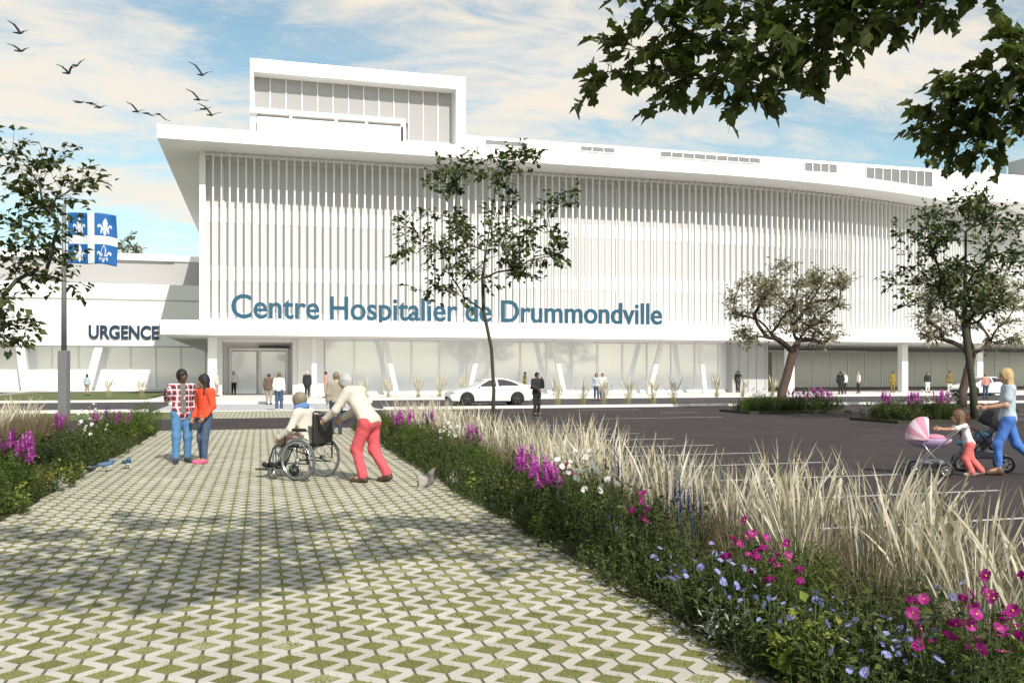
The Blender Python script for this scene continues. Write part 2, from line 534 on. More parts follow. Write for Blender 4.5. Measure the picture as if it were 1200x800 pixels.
nt.links.new(hh, bp.inputs["Height"]); nt.links.new(bp.outputs["Normal"], p.inputs["Normal"])

sheet("path", -2.85, 2.85, -8, 28.3, 0.012, m_pave)
sheet("path_beyond_lane", -2.85, 3.2, 35.3, 42.0, 0.012, m_pave)

# short grass standing in the nearest paver openings
m_blade = leafy("paver_grass", [(0.10, 0.11, 0.025), (0.22, 0.22, 0.06), (0.30, 0.28, 0.10)], trans=0.2)
b = MB()
for ci in range(-17, 18):
    for ri in range(14, 40):
        cy = (ri + (0.5 if ci % 2 else 0.0) + 0.5) * PY
        cx_ = ci * PX
        # even columns (parity 0) have their opening where frac(v) = .5
        if cy < 4.2: continue
        for _ in range(34 if cy < 6.5 else 18):
            for __ in range(6):
                a, c = random.uniform(-0.6, 0.6), random.uniform(-0.33, 0.33)
                if abs(a) / 0.6 + abs(c) / 0.33 < 0.95: break
            else: continue
            x, y = cx_ + a * PX, cy + c * PY
            h = random.uniform(0.012, 0.036); t = random.uniform(0, 2 * pi); l = random.uniform(0.0, 0.015)
            wd = 0.0022
            b.add([(x - wd * sin(t), y + wd * cos(t), 0.008), (x + wd * sin(t), y - wd * cos(t), 0.008), (x + l * cos(t), y + l * sin(t), 0.012 + h)], [(0, 1, 2)], False)
tag(b.build("paver_grass", m_blade), kind="stuff")

# painted stall lines
k = MB()
for i in range(10):
    y = 8.6 + i * 2.14
    k.box(5.2, 10.3, y - 0.04, y + 0.04, 0.004, 0.006)
for (a, bx, y) in ((22, 27.3, 26.9), (29, 34, 26.9), (16.5, 18.2, 35.6), (14, 17.2, 39.2), (29.5, 35, 30.4), (28, 34, 33.9), (12.2, 17.2, 31.5)):
    k.box(a, bx, y - 0.04, y + 0.04, 0.004, 0.006)
tag(k.build("stall_lines", m_paint), kind="structure")
# bed soil, gently mounded
def mound(name, x0, x1, y0, y1, hgt, mat):
    b = MB(); nx, ny = 10, max(6, int((y1 - y0) * 1.5))
    rr = np.random.default_rng(3)
    for j in range(ny + 1):
        for i in range(nx + 1):
            s, t = i / nx, j / ny
            e = min(1, 6 * min(s, 1 - s)) * min(1, 12 * min(t, 1 - t))
            b.v.append((x0 + (x1 - x0) * s, y0 + (y1 - y0) * t, -0.015 + hgt * e * (0.7 + 0.6 * rr.random())))
    for j in range(ny):
        for i in range(nx):
            a = j * (nx + 1) + i
            b.f.append([a, a + 1, a + nx + 2, a + nx + 1]); b.m.append(0); b.s.append(True)
    return tag(b.build(name, mat), kind="structure")
mound("bed_soil", 2.62, 5.25, 2.0, 28.2, 0.10, m_soil)
mound("bed_soil", -7.2, -2.62, 6.0, 28.2, 0.10, m_soil)
# ================================================================== buildings
m_white = plain("white_cladding", (0.80, 0.79, 0.77), 0.5, 0.025, 0.4)
m_fin = plain("white_fin", (0.80, 0.79, 0.78), 0.45, 0.02, 0.5)
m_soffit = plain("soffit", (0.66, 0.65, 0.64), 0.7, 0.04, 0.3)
m_grey = plain("grey_cladding", (0.42, 0.42, 0.42), 0.6, 0.05, 0.3)
m_dark = plain("dark_recess", (0.05, 0.05, 0.055), 0.6, 0.2, 1.0)
m_portal = plain("portal_metal", (0.72, 0.72, 0.72), 0.45, 0.06, 0.8)

def glass(name, col, rough=0.06, var=0.05, scale=0.3, spec=0.6):
    m = plain(name, col, rough, var, scale, spec=spec)
    return m
m_gl_up = glass("screen_glass", (0.52, 0.513, 0.508), 0.3)
m_gl_lo = glass("shopfront_glass", (0.80, 0.82, 0.86), 0.05, 0.10, 0.25)
for m_, v_ in ((m_gl_lo, 0.14),): m_.node_tree.nodes["Principled BSDF"].inputs["Metallic"].default_value = v_
m_gl_pt = glass("penthouse_glass", (0.36, 0.345, 0.345), 0.12)
m_gl_far = glass("recessed_glass", (0.80, 0.81, 0.84), 0.25, 0.12, 0.15)
m_gl_far.node_tree.nodes["Principled BSDF"].inputs["Metallic"].default_value = 0.35
m_gl_blue = glass("blue_glass", (0.16, 0.24, 0.30), 0.08, 0.2, 0.3)
m_louver = plain("louver", (0.17, 0.17, 0.175), 0.5, 0.1, 1.0)
m_letter = plain("blue_letter", (0.010, 0.075, 0.132), 0.45, 0.06, 0.5)
m_navy = plain("navy_letter", (0.006, 0.030, 0.070), 0.45, 0.06, 0.5)

X0F, RF, YF = 33.0, 80.0, 66.0
def front(s, off=0.0):
    """point on the main facade: straight, then an arc bending away; off > 0 is behind the fins"""
    if s <= X0F: return (s, YF + off)
    a = (s - X0F) / RF
    return (X0F + (RF - off) * sin(a), YF + RF - (RF - off) * cos(a))
def front_dir(s):
    a = max(0, (s - X0F) / RF)
    return Vector((cos(a), sin(a), 0)), Vector((-sin(a), cos(a), 0))
S0, S1 = -3.7, 104.0
Z_CAN0, Z_CAN1, Z_SOF, Z_ROOF = 4.23, 5.2, 17.05, 17.95

hosp = empty("hospital_building", (10, 66, 0), 0, "long white hospital with a screen of vertical fins and a rooftop glass storey", "hospital")
def H(mb, name, mat):
    o = mb.build(name, mat, hosp)
    o.matrix_parent_inverse = Matrix.Translation((-10, -66, 0))
    return o
def strip(mb, off0, off1, z0, z1, s0=S0, s1=S1, step=2.0):
    """a curved slab of wall following the facade"""
    ss = [s0] + [x for x in np.arange(math.ceil(s0 / step) * step, s1, step) if x > s0 + 1e-3] + [s1]
    n = len(ss); vs = []
    for s in ss:
        a = front(s, off0); b = front(s, off1)
        vs += [(a[0], a[1], z0), (a[0], a[1], z1), (b[0], b[1], z1), (b[0], b[1], z0)]
    fs = []
    for i in range(n - 1):
        q, r = 4 * i, 4 * i + 4
        fs += [(q, r, r + 1, q + 1), (q + 1, r + 1, r + 2, q + 2), (q + 2, r + 2, r + 3, q + 3), (q + 3, r + 3, r, q)]
    fs += [(0, 1, 2, 3), (4 * n - 1, 4 * n - 2, 4 * n - 3, 4 * n - 4)]
    return mb.add(vs, fs, False)

# roof plate with deep eaves
pts = [(-6.5, 63.1)] + [front(s, -2.8) for s in np.arange(-2, X0F + 1, 7)] + [front(s, -2.8) for s in np.arange(X0F + 2, S1, 2)]
pts += [(pts[-1][0] + 4, 150), (-6.5, 118)]
pl = [(x, y) for x, y in pts]
r = MB(); r.prism(pl, Z_SOF, Z_ROOF); H(r, "roof", m_white)
# walls behind the screen
b = MB(); b.box(S0, 45, 69.5, 116, 4.3, Z_SOF - 0.003); b.box(45, 62, 76, 116, 5.3, Z_SOF - 0.003); b.box(62, 88, 100, 120, 5.3, Z_SOF - 0.003); H(b, "wall", m_white)
b = MB()
for z0, z1 in ((5.1, 6.0), (8.2, 9.25), (12.3, 13.35), (16.6, Z_SOF - 0.004)):
    strip(b, 0.925, 1.8, z0, z1)
H(b, "floor_slab", plain("slab_edge", (0.66, 0.655, 0.65), 0.6, 0.04, 0.4))
for z0, z1 in ((6.0, 8.2), (9.25, 12.3), (13.35, 16.6)):
    b = MB(); strip(b, 0.95, 1.3, z0 - 0.02, z1 + 0.02)
    H(b, "window_band", m_gl_up)
b = MB(); s = S0 + 1.2
while s < S1:
    a, nrm = front_dir(s); p = front(s, 0.90)
    b.obox((p[0], p[1], 10.9), a * 0.035, nrm * 0.045, (0, 0, 5.5)); s += 3.3
H(b, "mullions", m_white)
# the fin screen
b = MB(); s = S0 + 0.55
while s < S1:
    a, nrm = front_dir(s); p = front(s, 0.11)
    b.obox((p[0], p[1], 11.15), a * 0.052, nrm * 0.11, (0, 0, 5.86)); s += 0.55
p = front(S0, 0.5); b.box(S0 - 0.35, S0 + 0.05, 65.9, 67.2, 5.2, Z_SOF)
H(b, "fin_screen", m_fin)
b = MB(); strip(b, 0.06, 0.22, 5.36, 5.46); strip(b, 0.06, 0.22, 16.80, 16.90); H(b, "screen_rail", m_fin)
# canopy
cp = [(-6.3, 63.1), (104, 63.1), (104, 88.4), (40.6, 88.4), (40.6, 69.0), (S0 - 0.01, 69.0), (S0 - 0.01, 93.6), (-6.3, 93.6)]
b = MB(); b.prism(cp, Z_CAN0, Z_CAN1)
H(b, "canopy", m_white)
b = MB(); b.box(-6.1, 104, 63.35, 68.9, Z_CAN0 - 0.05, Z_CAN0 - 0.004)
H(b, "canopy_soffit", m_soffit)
b = MB(); b.box(40.7, 103.8, 69.02, 88.2, Z_CAN0 - 0.07, Z_CAN0 - 0.004); H(b, "recess_soffit", plain("dark_soffit", (0.72, 0.72, 0.72), 0.7))
# ground floor: glazed bays
x = 4.6
while x < 36.8:
    b = MB(); b.box(x, x + 2.07, 67.6, 67.7, 0.25, Z_CAN0 - 0.05); H(b, "glass_bay", m_gl_lo); x += 2.13
b = MB(); x = 4.57
while x < 37.2:
    b.box(x - 0.045, x + 0.045, 67.5, 67.72, 0.12, Z_CAN0 - 0.05); x += 2.13
b.box(4.5, 37.2, 67.48, 67.74, 0.12, 0.25)
H(b, "shopfront_frame", m_white)
b = MB(); b.box(4.4, 37.2, 67.9, 69.4, 0.12, Z_CAN0 - 0.05); H(b, "inner_wall", m_white)
b = MB(); b.box(2.6, 4.45, 66.9, 69.4, 0.12, Z_CAN0 - 0.06); H(b, "white_pier", m_white)
# grey volume and the recess to its right
b = MB(); b.box(37.3, 40.5, 66.6, 88, 0.12, Z_CAN0 - 0.06)
for i in range(4): b.box(37.9 + i * 0.8, 37.96 + i * 0.8, 66.52, 66.598, 0.12, Z_CAN0 - 0.07)
b.box(40.5 + 0.004, 40.58, 66.6, 88, 0.12, Z_CAN0 - 0.075)
H(b, "grey_volume", m_grey)
b = MB(); b.box(40.6, 104, 88.3, 88.6, 0.12, Z_CAN0 - 0.08); H(b, "recess_wall", m_gl_far)
b = MB(); x = 41.5
while x < 103:
    b.box(x - 0.07, x + 0.07, 88.26, 88.296, 0.12, Z_CAN0 - 0.08); x += 2.25
m_alu = plain("polished_aluminium", (0.85, 0.85, 0.84), 0.35, 0.03, 1.0, metal=0.7)
H(b, "recess_mullions", m_alu)
b = MB(); b.box(41.2, 53, 86.2, 88.0, 0.12, 3.9); H(b, "reception_block", plain("cream_wall", (0.72, 0.69, 0.62), 0.7))
b = MB()
for i in range(3): b.box(42.4 + i * 2.9, 45.1 + i * 2.9, 86.12, 86.19, 0.2, 2.7)
H(b, "reception_window", m_gl_far)
# entrance
b = MB(); b.box(-2.95, -2.6, 67.0, 70.4, 0.12, Z_CAN0 - 0.06); b.box(2.25, 2.59, 67.0, 70.4, 0.12, Z_CAN0 - 0.06)
b.box(-2.59, 2.24, 67.0, 67.3, 3.9, Z_CAN0 - 0.06)
H(b, "entrance_portal", m_portal)
b = MB(); b.box(-2.59, 2.24, 70.1, 70.4, 0.12, 4.1); H(b, "lobby_wall", m_white)
ent = MB(); ent.box(-2.2, 2.0, 69.8, 70.0, 3.35, 3.55)
for x in (-2.2, -0.1, 1.85): ent.box(x, x + 0.14, 69.8, 70.0, 0.12, 3.35)
H(ent, "entrance_frame", m_white)
for x in (-2.05, 0.06):
    b = MB(); b.box(x, x + 1.76, 69.88, 69.94, 0.16, 3.3); H(b, "glass_door", m_gl_lo)
b = MB(); b.box(-0.1, 2.1, 69.78, 70.08, 3.56, 3.75); H(b, "door_header", m_dark)
b = MB(); b.box(-2.59, 2.24, 67.3, 70.1, 4.1, 4.14); H(b, "lobby_ceiling", m_soffit)
# columns: slender raking pairs and square posts
def col_x(px, Y):
    r_ = (px - 600) / F_PX
    return Y * (SA + r_ * CA) / (CA - r_ * SA)
for px, lean in ((368, 0.0), (465, -0.9), (549, 0.9), (661, -0.9), (760, 1.1), (826, -0.5)):
    x = col_x(px, 65.4)
    b = MB(); b.bar((x, 65.4, 0.12), (x + lean, 65.4, Z_CAN0 - 0.05), 0.34, 0.34, up=(0, 1, 0)); bevel(H(b, "column", m_white), 0.04)
for px in (249, 925, 1058, 1146):
    x = col_x(px, 65.2)
    b = MB(); b.box(x - 0.3, x + 0.3, 64.9, 65.5, 0.12, Z_CAN0 - 0.05); bevel(H(b, "column", m_white), 0.04)
# clerestory storey
b = MB(); b.box(14.9, 74, 69.0, 92, Z_ROOF - 0.3, 20.25)
H(b, "clerestory", m_white)
def cwin(px0, px1, y0, y1, n):
    r_ = ((px0 + px1) / 2 - 600) / F_PX; d_ = 69 / (CA - r_ * SA)
    z0, z1 = CAM_H + (437 - y1) * d_ / F_PX, CAM_H + (437 - y0) * d_ / F_PX
    xa, xb = col_x(px0, 69), col_x(px1, 69)
    b = MB(); b.box(xa, xb, 68.93, 68.998, z0, z1); w_ = H(b, "louver_window", m_louver)
    f_ = MB()
    for i in range(n + 1):
        x = xa + (xb - xa) * i / n
        f_.box(x - 0.03, x + 0.03, 68.88, 68.928, z0, z1)
    f_.box(xa, xb, 68.885, 68.926, z1 - 0.02, z1 + 0.03); f_.box(xa, xb, 68.885, 68.926, z0 - 0.03, z0 + 0.02)
    o = f_.build("bars", m_white, w_)
for a in ((568, 618, 166, 171.5, 2), (680, 720, 173, 178.5, 3), (773, 890, 182, 188, 9), (942, 980, 192, 202, 4), (1014, 1092, 199, 217, 8)):
    cwin(*a)
# penthouse
b = MB()
b.box(-0.7, 15.0, 67.0, 82, 23.15, 24.1)          # roof slab
b.box(14.25, 15.0, 67.0, 82, Z_ROOF - 0.2, 23.147)  # right blade
b.box(-0.7, -0.45, 67.0, 82, 20.6, 23.147)
b.box(-0.7, 10.4, 67.0, 82, 20.25, 20.597)
H(b, "penthouse_frame", m_white)
for i in range(13):
    x = -0.4 + i * 1.125
    if i == 12: xe = 14.2
    else: xe = x + 1.06
    z0 = 20.6 if x < 10.0 else 19.32
    b = MB(); b.box(x, xe, 68.2, 68.28, z0, 23.147); H(b, "penthouse_window", m_gl_pt)
b = MB()
for x in (10.72, 11.85, 12.97):
    b.box(x, x + 1.06, 68.2, 68.28, Z_ROOF - 0.1, 19.15)
H(b, "lower_window", m_gl_pt)
b = MB()
for i in range(14):
    x = -0.43 + i * 1.125
    b.box(x - 0.035, x + 0.035, 68.12, 68.30, 20.6 if x < 10.3 else Z_ROOF, 23.147)
b.box(10.4, 14.24, 68.10, 68.31, 19.16, 19.31)
H(b, "penthouse_mullions", m_white)
b = MB(); b.box(-0.4, 14.2, 68.5, 81.5, Z_ROOF, 23.1); H(b, "penthouse_core", m_white)
b = MB(); b.box(-0.2, 10.2, 66.8, 68.09, Z_ROOF - 0.1, 19.95)
b.box(10.05, 10.4, 66.8, 67.6, Z_ROOF - 0.1, 20.249)
b.box(-0.7, -0.25, 67.3, 82, Z_ROOF - 0.1, 20.249)
for x in (2.0, 5.2, 7.4): b.box(x, x + 0.2, 66.7, 66.798, Z_ROOF - 0.1, 20.1)
H(b, "penthouse_base", m_white)

def letters(body, name, mat, x0, x1, y, z, cap, bold=0.0, ext=0.07, spacing=1.0):
    cu = bpy.data.curves.new(name, "FONT")
    cu.body = body; cu.extrude = ext; cu.offset = bold; cu.space_character = spacing
    t = bpy.data.objects.new(name, cu); COL.objects.link(t)
    bpy.context.view_layer.update()
    me = bpy.data.meshes.new_from_object(t.evaluated_get(bpy.context.evaluated_depsgraph_get()))
    bpy.data.objects.remove(t)
    vv = np.array([v.co[:] for v in me.vertices])
    lo, hi = vv.min(0), vv.max(0)
    capz = hi[1] if body.isupper() else hi[1]
    sx_ = (x1 - x0) / (hi[0] - lo[0]); sz = cap / capz
    for v in me.vertices:
        cx_, cy_, cz_ = v.co
        v.co = (x0 + (cx_ - lo[0]) * sx_, y - cz_, z + cy_ * sz)
    me.materials.clear(); me.materials.append(mat)
    me.name = name
    return me
me = letters("Centre Hospitalier de Drummondville", "sign_lettering", m_letter, -1.87, 29.5, 63.4, 5.42, 1.58, 0.016)
o = mesh_obj("sign_lettering", me, hosp); o.matrix_parent_inverse = Matrix.Translation((-10, -66, 0))

# ---------------- emergency wing to the left
wing = empty("emergency_wing", (-20, 93, 0), 0, "low white emergency wing marked URGENCE beside the main hospital block", "building")
def Wg(mb, name, mat):
    o = mb.build(name, mat, wing); o.matrix_parent_inverse = Matrix.Translation((20, -93, 0)); return o
b = MB(); b.box(-70, S0 - 0.36, 93.0, 96, 4.3, 8.55); b.box(-70, S0 - 0.36, 93.25, 96, 8.55, 8.75); b.box(-70, S0 - 0.36, 93.0, 96, 8.75, 10.2)
b.box(-70, S0 - 0.36, 96.0, 106, 10.0, 10.2)
Wg(b, "fascia", m_white)
b = MB(); b.box(-70, S0 - 0.36, 105, 118, 10.2, 13.85); Wg(b, "upper_storey", plain("dove_cladding", (0.35, 0.34, 0.335), 0.6, 0.05, 0.3))
b = MB(); b.box(-70, -9.0, 104.6, 119, 13.85, 14.55); b.box(-9.0, -2, 104.8, 119, 13.85, 14.45); Wg(b, "roof_edge", m_white)
b = MB(); b.box(-70, -24.0, 97.5, 97.8, 0.05, 4.29); Wg(b, "wall", m_grey)
x = -23.9
while x < -4.5:
    b = MB(); b.box(x, x + 2.25, 95.6, 95.7, 0.2, 4.29); Wg(b, "glass_bay", m_gl_lo); x += 2.33
b = MB(); x = -23.95
while x < -4.0:
    b.box(x - 0.05, x + 0.05, 95.5, 95.72, 0.05, 4.29); x += 2.33
b.box(-24, -4, 95.48, 95.73, 0.05, 0.2); Wg(b, "glazing_frame", m_white)
b = MB(); b.box(-24, -4.1, 95.9, 97.4, 0.05, 4.29); Wg(b, "inner_wall", m_white)
for px, lean in ((31, -0.5), (102, 1.1)):
    x = col_x(px, 93.5)
    b = MB(); b.bar((x, 93.5, 0), (x + lean, 93.5, 4.29), 0.7, 0.5, up=(0, 1, 0)); Wg(b, "column", m_white)
me = letters("URGENCE", "sign_lettering", m_navy, -15.6, -9.4, 92.9, 5.0, 1.25, 0.03)
o = mesh_obj("sign_lettering", me, wing); o.matrix_parent_inverse = Matrix.Translation((20, -93, 0))
sheet("forecourt", -24, -6.5, 88, 105, 0.03, m_conc)

# ---------------- tall block behind, at the right
tw = empty("tower_block", (105, 128, 0), 0, "tall pale grey block with blue windows rising behind the curved roof end", "building")
def T(mb, name, mat):
    o = mb.build(name, mat, tw); o.matrix_parent_inverse = Matrix.Translation((-105, -128, 0)); return o
b = MB(); b.box(113, 160, 124, 150, 0, 35); b.box(121, 160, 120, 123.99, 0, 37); T(b, "wall", plain("tower_cladding", (0.42, 0.42, 0.43), 0.6))
for z in (22.4, 26.2, 30.0, 33.8):
    for i in range(4):
        b = MB(); b.box(113.6 + i * 1.8, 115.1 + i * 1.8, 123.9, 123.99, z, z + 2.5); T(b, "window", m_gl_far if (i + int(z)) % 3 else m_gl_blue)
    for i in range(10):
        b = MB(); b.box(121.8 + i * 2.6, 124.1 + i * 2.6, 119.9, 119.99, z, z + 2.6); T(b, "window", m_gl_blue if (i * 7 + int(z)) % 3 == 0 else m_gl_far)
# ================================================================== trees
m_bark = plain("bark_grey", (0.085, 0.072, 0.055), 0.9, 0.35, 6.0, bump=0.9, bscale=25, detail=8)
m_bark_d = plain("bark_dark", (0.045, 0.048, 0.030), 0.9, 0.3, 6.0, bump=0.8, bscale=25, detail=8)
m_bark_b = plain("bark_brown", (0.085, 0.055, 0.042), 0.9, 0.3, 4.0, bump=0.9, bscale=20, detail=8)
L_dark = leafy("leaf_dark", [(0.024, 0.038, 0.010), (0.054, 0.078, 0.018), (0.105, 0.135, 0.034), (0.036, 0.056, 0.014)], trans=0.15)
L_mid = leafy("leaf_mid", [(0.030, 0.045, 0.012), (0.055, 0.075, 0.022), (0.11, 0.12, 0.035)], trans=0.2)
L_pale = leafy("leaf_pale", [(0.15, 0.155, 0.075), (0.24, 0.235, 0.13), (0.38, 0.36, 0.23), (0.13, 0.135, 0.065)], trans=0.2)
L_fg = leafy("leaf_near", [(0.050, 0.072, 0.017), (0.075, 0.100, 0.024), (0.100, 0.120, 0.034), (0.060, 0.083, 0.018)], rough=0.42, trans=0.35)

def lobed_leaf(b, p, d, up, L):
    """a five-pointed leaf folded a little along the midrib"""
    p, d = Vector(p), Vector(d).normalized()
    s = d.cross(Vector(up))
    if s.length < 1e-4: s = d.orthogonal()
    s.normalize(); n = s.cross(d)
    half = [(0.0, 0.0), (0.16, -0.10), (0.42, -0.02), (0.36, 0.20), (0.52, 0.44), (0.28, 0.50), (0.22, 0.72), (0.0, 1.0)]
    vs = []
    for sg in (1, -1):
        for (a, c) in half:
            fold = 0.28 * abs(a); droop = 0.22 * c * c
            vs.append(p + s * (sg * a * L) + d * (c * L) + n * (fold - droop) * L)
    nn = len(half)
    b.add(vs, [(0, 1, 3), (1, 2, 3), (0, 3, 5, 7), (3, 4, 5), (5, 6, 7)] + [tuple(nn + i for i in q) for q in ((3, 1, 0), (3, 2, 1), (7, 5, 3, 0), (5, 4, 3), (7, 6, 5))], False)
    # share the midrib so that a leaf is one island
    base = len(b.v) - 2 * nn
    for q in range(len(b.f) - 10, len(b.f)):
        b.f[q] = [base if i == base + nn else (base + nn - 1 if i == base + 2 * nn - 1 else i) for i in b.f[q]]

def tree(name, loc, trunk, clusters, r_tip, r_trunk, mats, label, group=None, leaf_len=0.12, per=30, spread=0.45, lobed=False, up_bias=0.15, seed=1, twig=True, limb=0.95):
    """trunk: polyline (local); clusters: crown points (local). Branches grow from the nearest wood to every cluster."""
    rr = random.Random(seed)
    nodes = [Vector(p) for p in trunk]; par = [-1] + list(range(len(trunk) - 1))
    top0 = max(1, int(len(nodes) * 0.45))
    allowed = list(range(top0, len(nodes)))
    base = nodes[top0]
    cl = sorted([Vector(c) for c in clusters], key=lambda c: (c - base).length)
    ends = []
    for c in cl:
        best, bd = None, 1e9
        for i in allowed:
            v = c - nodes[i]; L = v.length
            if L < 1e-3: continue
            pen = 1.0 + 0.9 * max(0, -v.normalized().z + 0.1)
            if par[i] >= 0:
                dirp = (nodes[i] - nodes[par[i]]).normalized()
                pen += 0.5 * (1 - dirp.dot(v / L))
            if L * pen < bd: bd, best = L * pen, i
        a = nodes[best]; v = c - a; k = max(2, int(v.length / 0.45))
        off = Vector((rr.uniform(-1, 1), rr.uniform(-1, 1), rr.uniform(-0.3, 0.9))) * v.length * 0.12
        prev = best
        for j in range(1, k + 1):
            t = j / k
            q = a + v * t + off * (4 * t * (1 - t)) + (Vector((rr.uniform(-1, 1), rr.uniform(-1, 1), rr.uniform(-1, 1))) * 0.03 if j < k else Vector())
            nodes.append(q); par.append(prev); prev = len(nodes) - 1; allowed.append(prev)
        ends.append(prev)
    cnt = [0] * len(nodes)
    for e in ends:
        i = e
        while i >= 0: cnt[i] += 1; i = par[i]
    kids = [[] for _ in nodes]
    for i, p_ in enumerate(par):
        if p_ >= 0: kids[p_].append(i)
    tot = max(1, len(ends))
    nt_ = len(trunk)
    def rad(i):
        if i < nt_:
            lo = max(r_tip, r_trunk * (max(1, cnt[i]) / tot) ** 0.5)
            return lo * (1.0 + (0.35 if i == 0 else 0.0))
        return r_tip + (r_trunk * limb - r_tip) * (max(0, cnt[i] - 1) / tot) ** 0.55
    b = MB()
    stack = [(0, None)]
    while stack:
        i, frm = stack.pop()
        chain = ([frm] if frm is not None else []) + [i]
        rads = ([min(rad(frm), rad(i) * 1.15)] if frm is not None else []) + [rad(i)]
        while kids[i]:
            ks = sorted(kids[i], key=lambda q: -cnt[q])
            for q in ks[1:]: stack.append((q, i))
            i = ks[0]; chain.append(i); rads.append(rad(i))
        if len(chain) > 1:
            b.tube([nodes[q] for q in chain], rads, 9 if rads[0] > 0.06 else 5)
    lf = MB()
    for e in ends:
        c = nodes[e]; dr = (c - nodes[par[e]]).normalized()
        sp = spread * rr.uniform(0.7, 1.25)
        nt2 = max(3, per // 6)
        for _ in range(nt2):
            d = (dr * 0.5 + Vector((rr.gauss(0, 1), rr.gauss(0, 1), rr.gauss(0, 0.65) + up_bias))).normalized()
            L = sp * rr.uniform(0.6, 1.15)
            st_ = c - dr * rr.uniform(0, 0.5) * sp
            tip = st_ + d * L
            if twig: b.tube([st_, st_ + d * L * 0.5 + Vector((0, 0, 0.04 * L)), tip], [r_tip * 0.8, r_tip * 0.55, r_tip * 0.3], 3, cap=False)
            for _ in range(6):
                t = rr.uniform(0.25, 1.05)
                q = st_ + d * L * t + Vector((rr.gauss(0, 1), rr.gauss(0, 1), rr.gauss(0, 1))) * 0.05 * sp
                ld = (d + Vector((rr.gauss(0, 0.8), rr.gauss(0, 0.8), rr.gauss(-0.25, 0.5))))
                upv = Vector((rr.gauss(0, 0.55), rr.gauss(0, 0.55), 1))
                ll = leaf_len * rr.uniform(0.65, 1.25)
                if lobed: lobed_leaf(lf, q, ld, upv, ll)
                else: lf.leaf(q, ld, upv, ll, ll * rr.uniform(0.5, 0.75))
    root = empty(name, loc, 0, label, "tree", group)
    b.build("trunk", mats[0], root)
    lf.build("crown", mats[1], root)
    return root

def blob(n, c, r, seed, hollow=0.35):
    rr = random.Random(seed); o = []
    while len(o) < n:
        v = Vector((rr.uniform(-1, 1), rr.uniform(-1, 1), rr.uniform(-1, 1)))
        if hollow < v.length < 1: o.append(Vector((c[0] + v.x * r[0], c[1] + v.y * r[1], c[2] + v.z * r[2])))
    return o

# slender tree in the right-hand bed
cx_, cy_ = ground(574, 26.0)
cl = blob(44, (0.05, 0, 6.0), (2.65, 2.0, 1.85), 4, 0.2) + blob(6, (0.9, 0, 7.7), (0.7, 0.7, 0.8), 5) + blob(4, (-0.8, 0.2, 7.3), (0.7, 0.6, 0.6), 8) + \
     [(-1.55, 0.1, 4.05), (-1.0, -0.2, 4.2), (-1.9, 0.2, 4.0), (-1.4, -0.3, 4.6), (2.6, 0.2, 6.9), (2.2, -0.2, 6.6), (-2.5, 0, 5.2)]
tree("slender_tree", (cx_, cy_, 0), [(0.08, 0, -0.1), (0.12, 0, 1.2), (0.05, 0, 2.4), (-0.18, 0.02, 3.5), (-0.22, 0, 4.4), (-0.1, 0.05, 5.2), (0.05, 0, 6.2), (0.2, 0, 7.2)],
     cl, 0.006, 0.05, (m_bark_d, L_dark), "slender young tree with sparse dark leaves rising in front of the hospital lettering", leaf_len=0.18, per=54, spread=0.5, seed=3)
# the overhanging tree whose leaves hang into the top of the view
tx, ty = 6.4, 0.8
def loc_cl(lst): return [tuple(point(px, py, d) - Vector((tx, ty, 0))) for px, py, d in lst]
br1 = [(705, 85, 6.4), (735, 50, 6.2), (765, 85, 6.2), (770, 20, 6.0), (800, 98, 6.3), (800, 50, 6.1), (835, 40, 6.0), (840, 90, 6.1), (850, -5, 5.9), (868, 60, 5.8), (880, 102, 6.0), (900, 10, 5.8),
       (905, 75, 5.9), (930, 85, 6.0), (930, 30, 5.7), (960, 55, 5.8), (965, 0, 5.6), (1000, 25, 5.6), (1020, -5, 5.5), (1045, 30, 5.6), (1085, 2, 5.5), (1140, -18, 5.4), (1190, -25, 5.4), (760, -20, 6.0), (800, -20, 6), (1060, -30, 5.5), (940, -35, 5.6), (870, -50, 5.7), (1010, -60, 5.5)]
br2 = [(1085, 148, 7.2), (1098, 125, 7.2), (1105, 160, 7.3), (1118, 100, 7.0), (1128, 145, 7.1), (1142, 170, 7.2), (1150, 90, 6.9), (1158, 130, 7.0), (1175, 65, 6.8), (1180, 110, 6.9), (1185, 150, 7.0), (1205, 80, 6.8), (1210, 130, 6.9), (1205, 40, 6.7), (1235, 90, 6.7)]
hid = blob(145, (-0.2 - tx, 2.0 - ty, 6.2), (3.4, 2.6, 0.9), 21, 0.0) + blob(14, (4.0 - tx, 1.0 - ty, 6.6), (1.6, 1.6, 0.8), 22, 0.0)
tree("overhanging_tree", (tx, ty, 0), [(0, 0, -0.1), (0.05, 0, 1.2), (-0.05, 0.1, 2.4), (-0.2, 0.25, 3.3), (-0.5, 0.5, 4.2), (-1.0, 0.8, 5.0), (-1.6, 1.0, 5.7)],
     loc_cl(br1) + loc_cl(br2) + hid, 0.004, 0.12, (m_bark, L_fg), "leafy tree reaching into the top of the view over the path", leaf_len=0.095, per=60, spread=0.33, lobed=True, up_bias=-0.1, seed=7, limb=0.36)
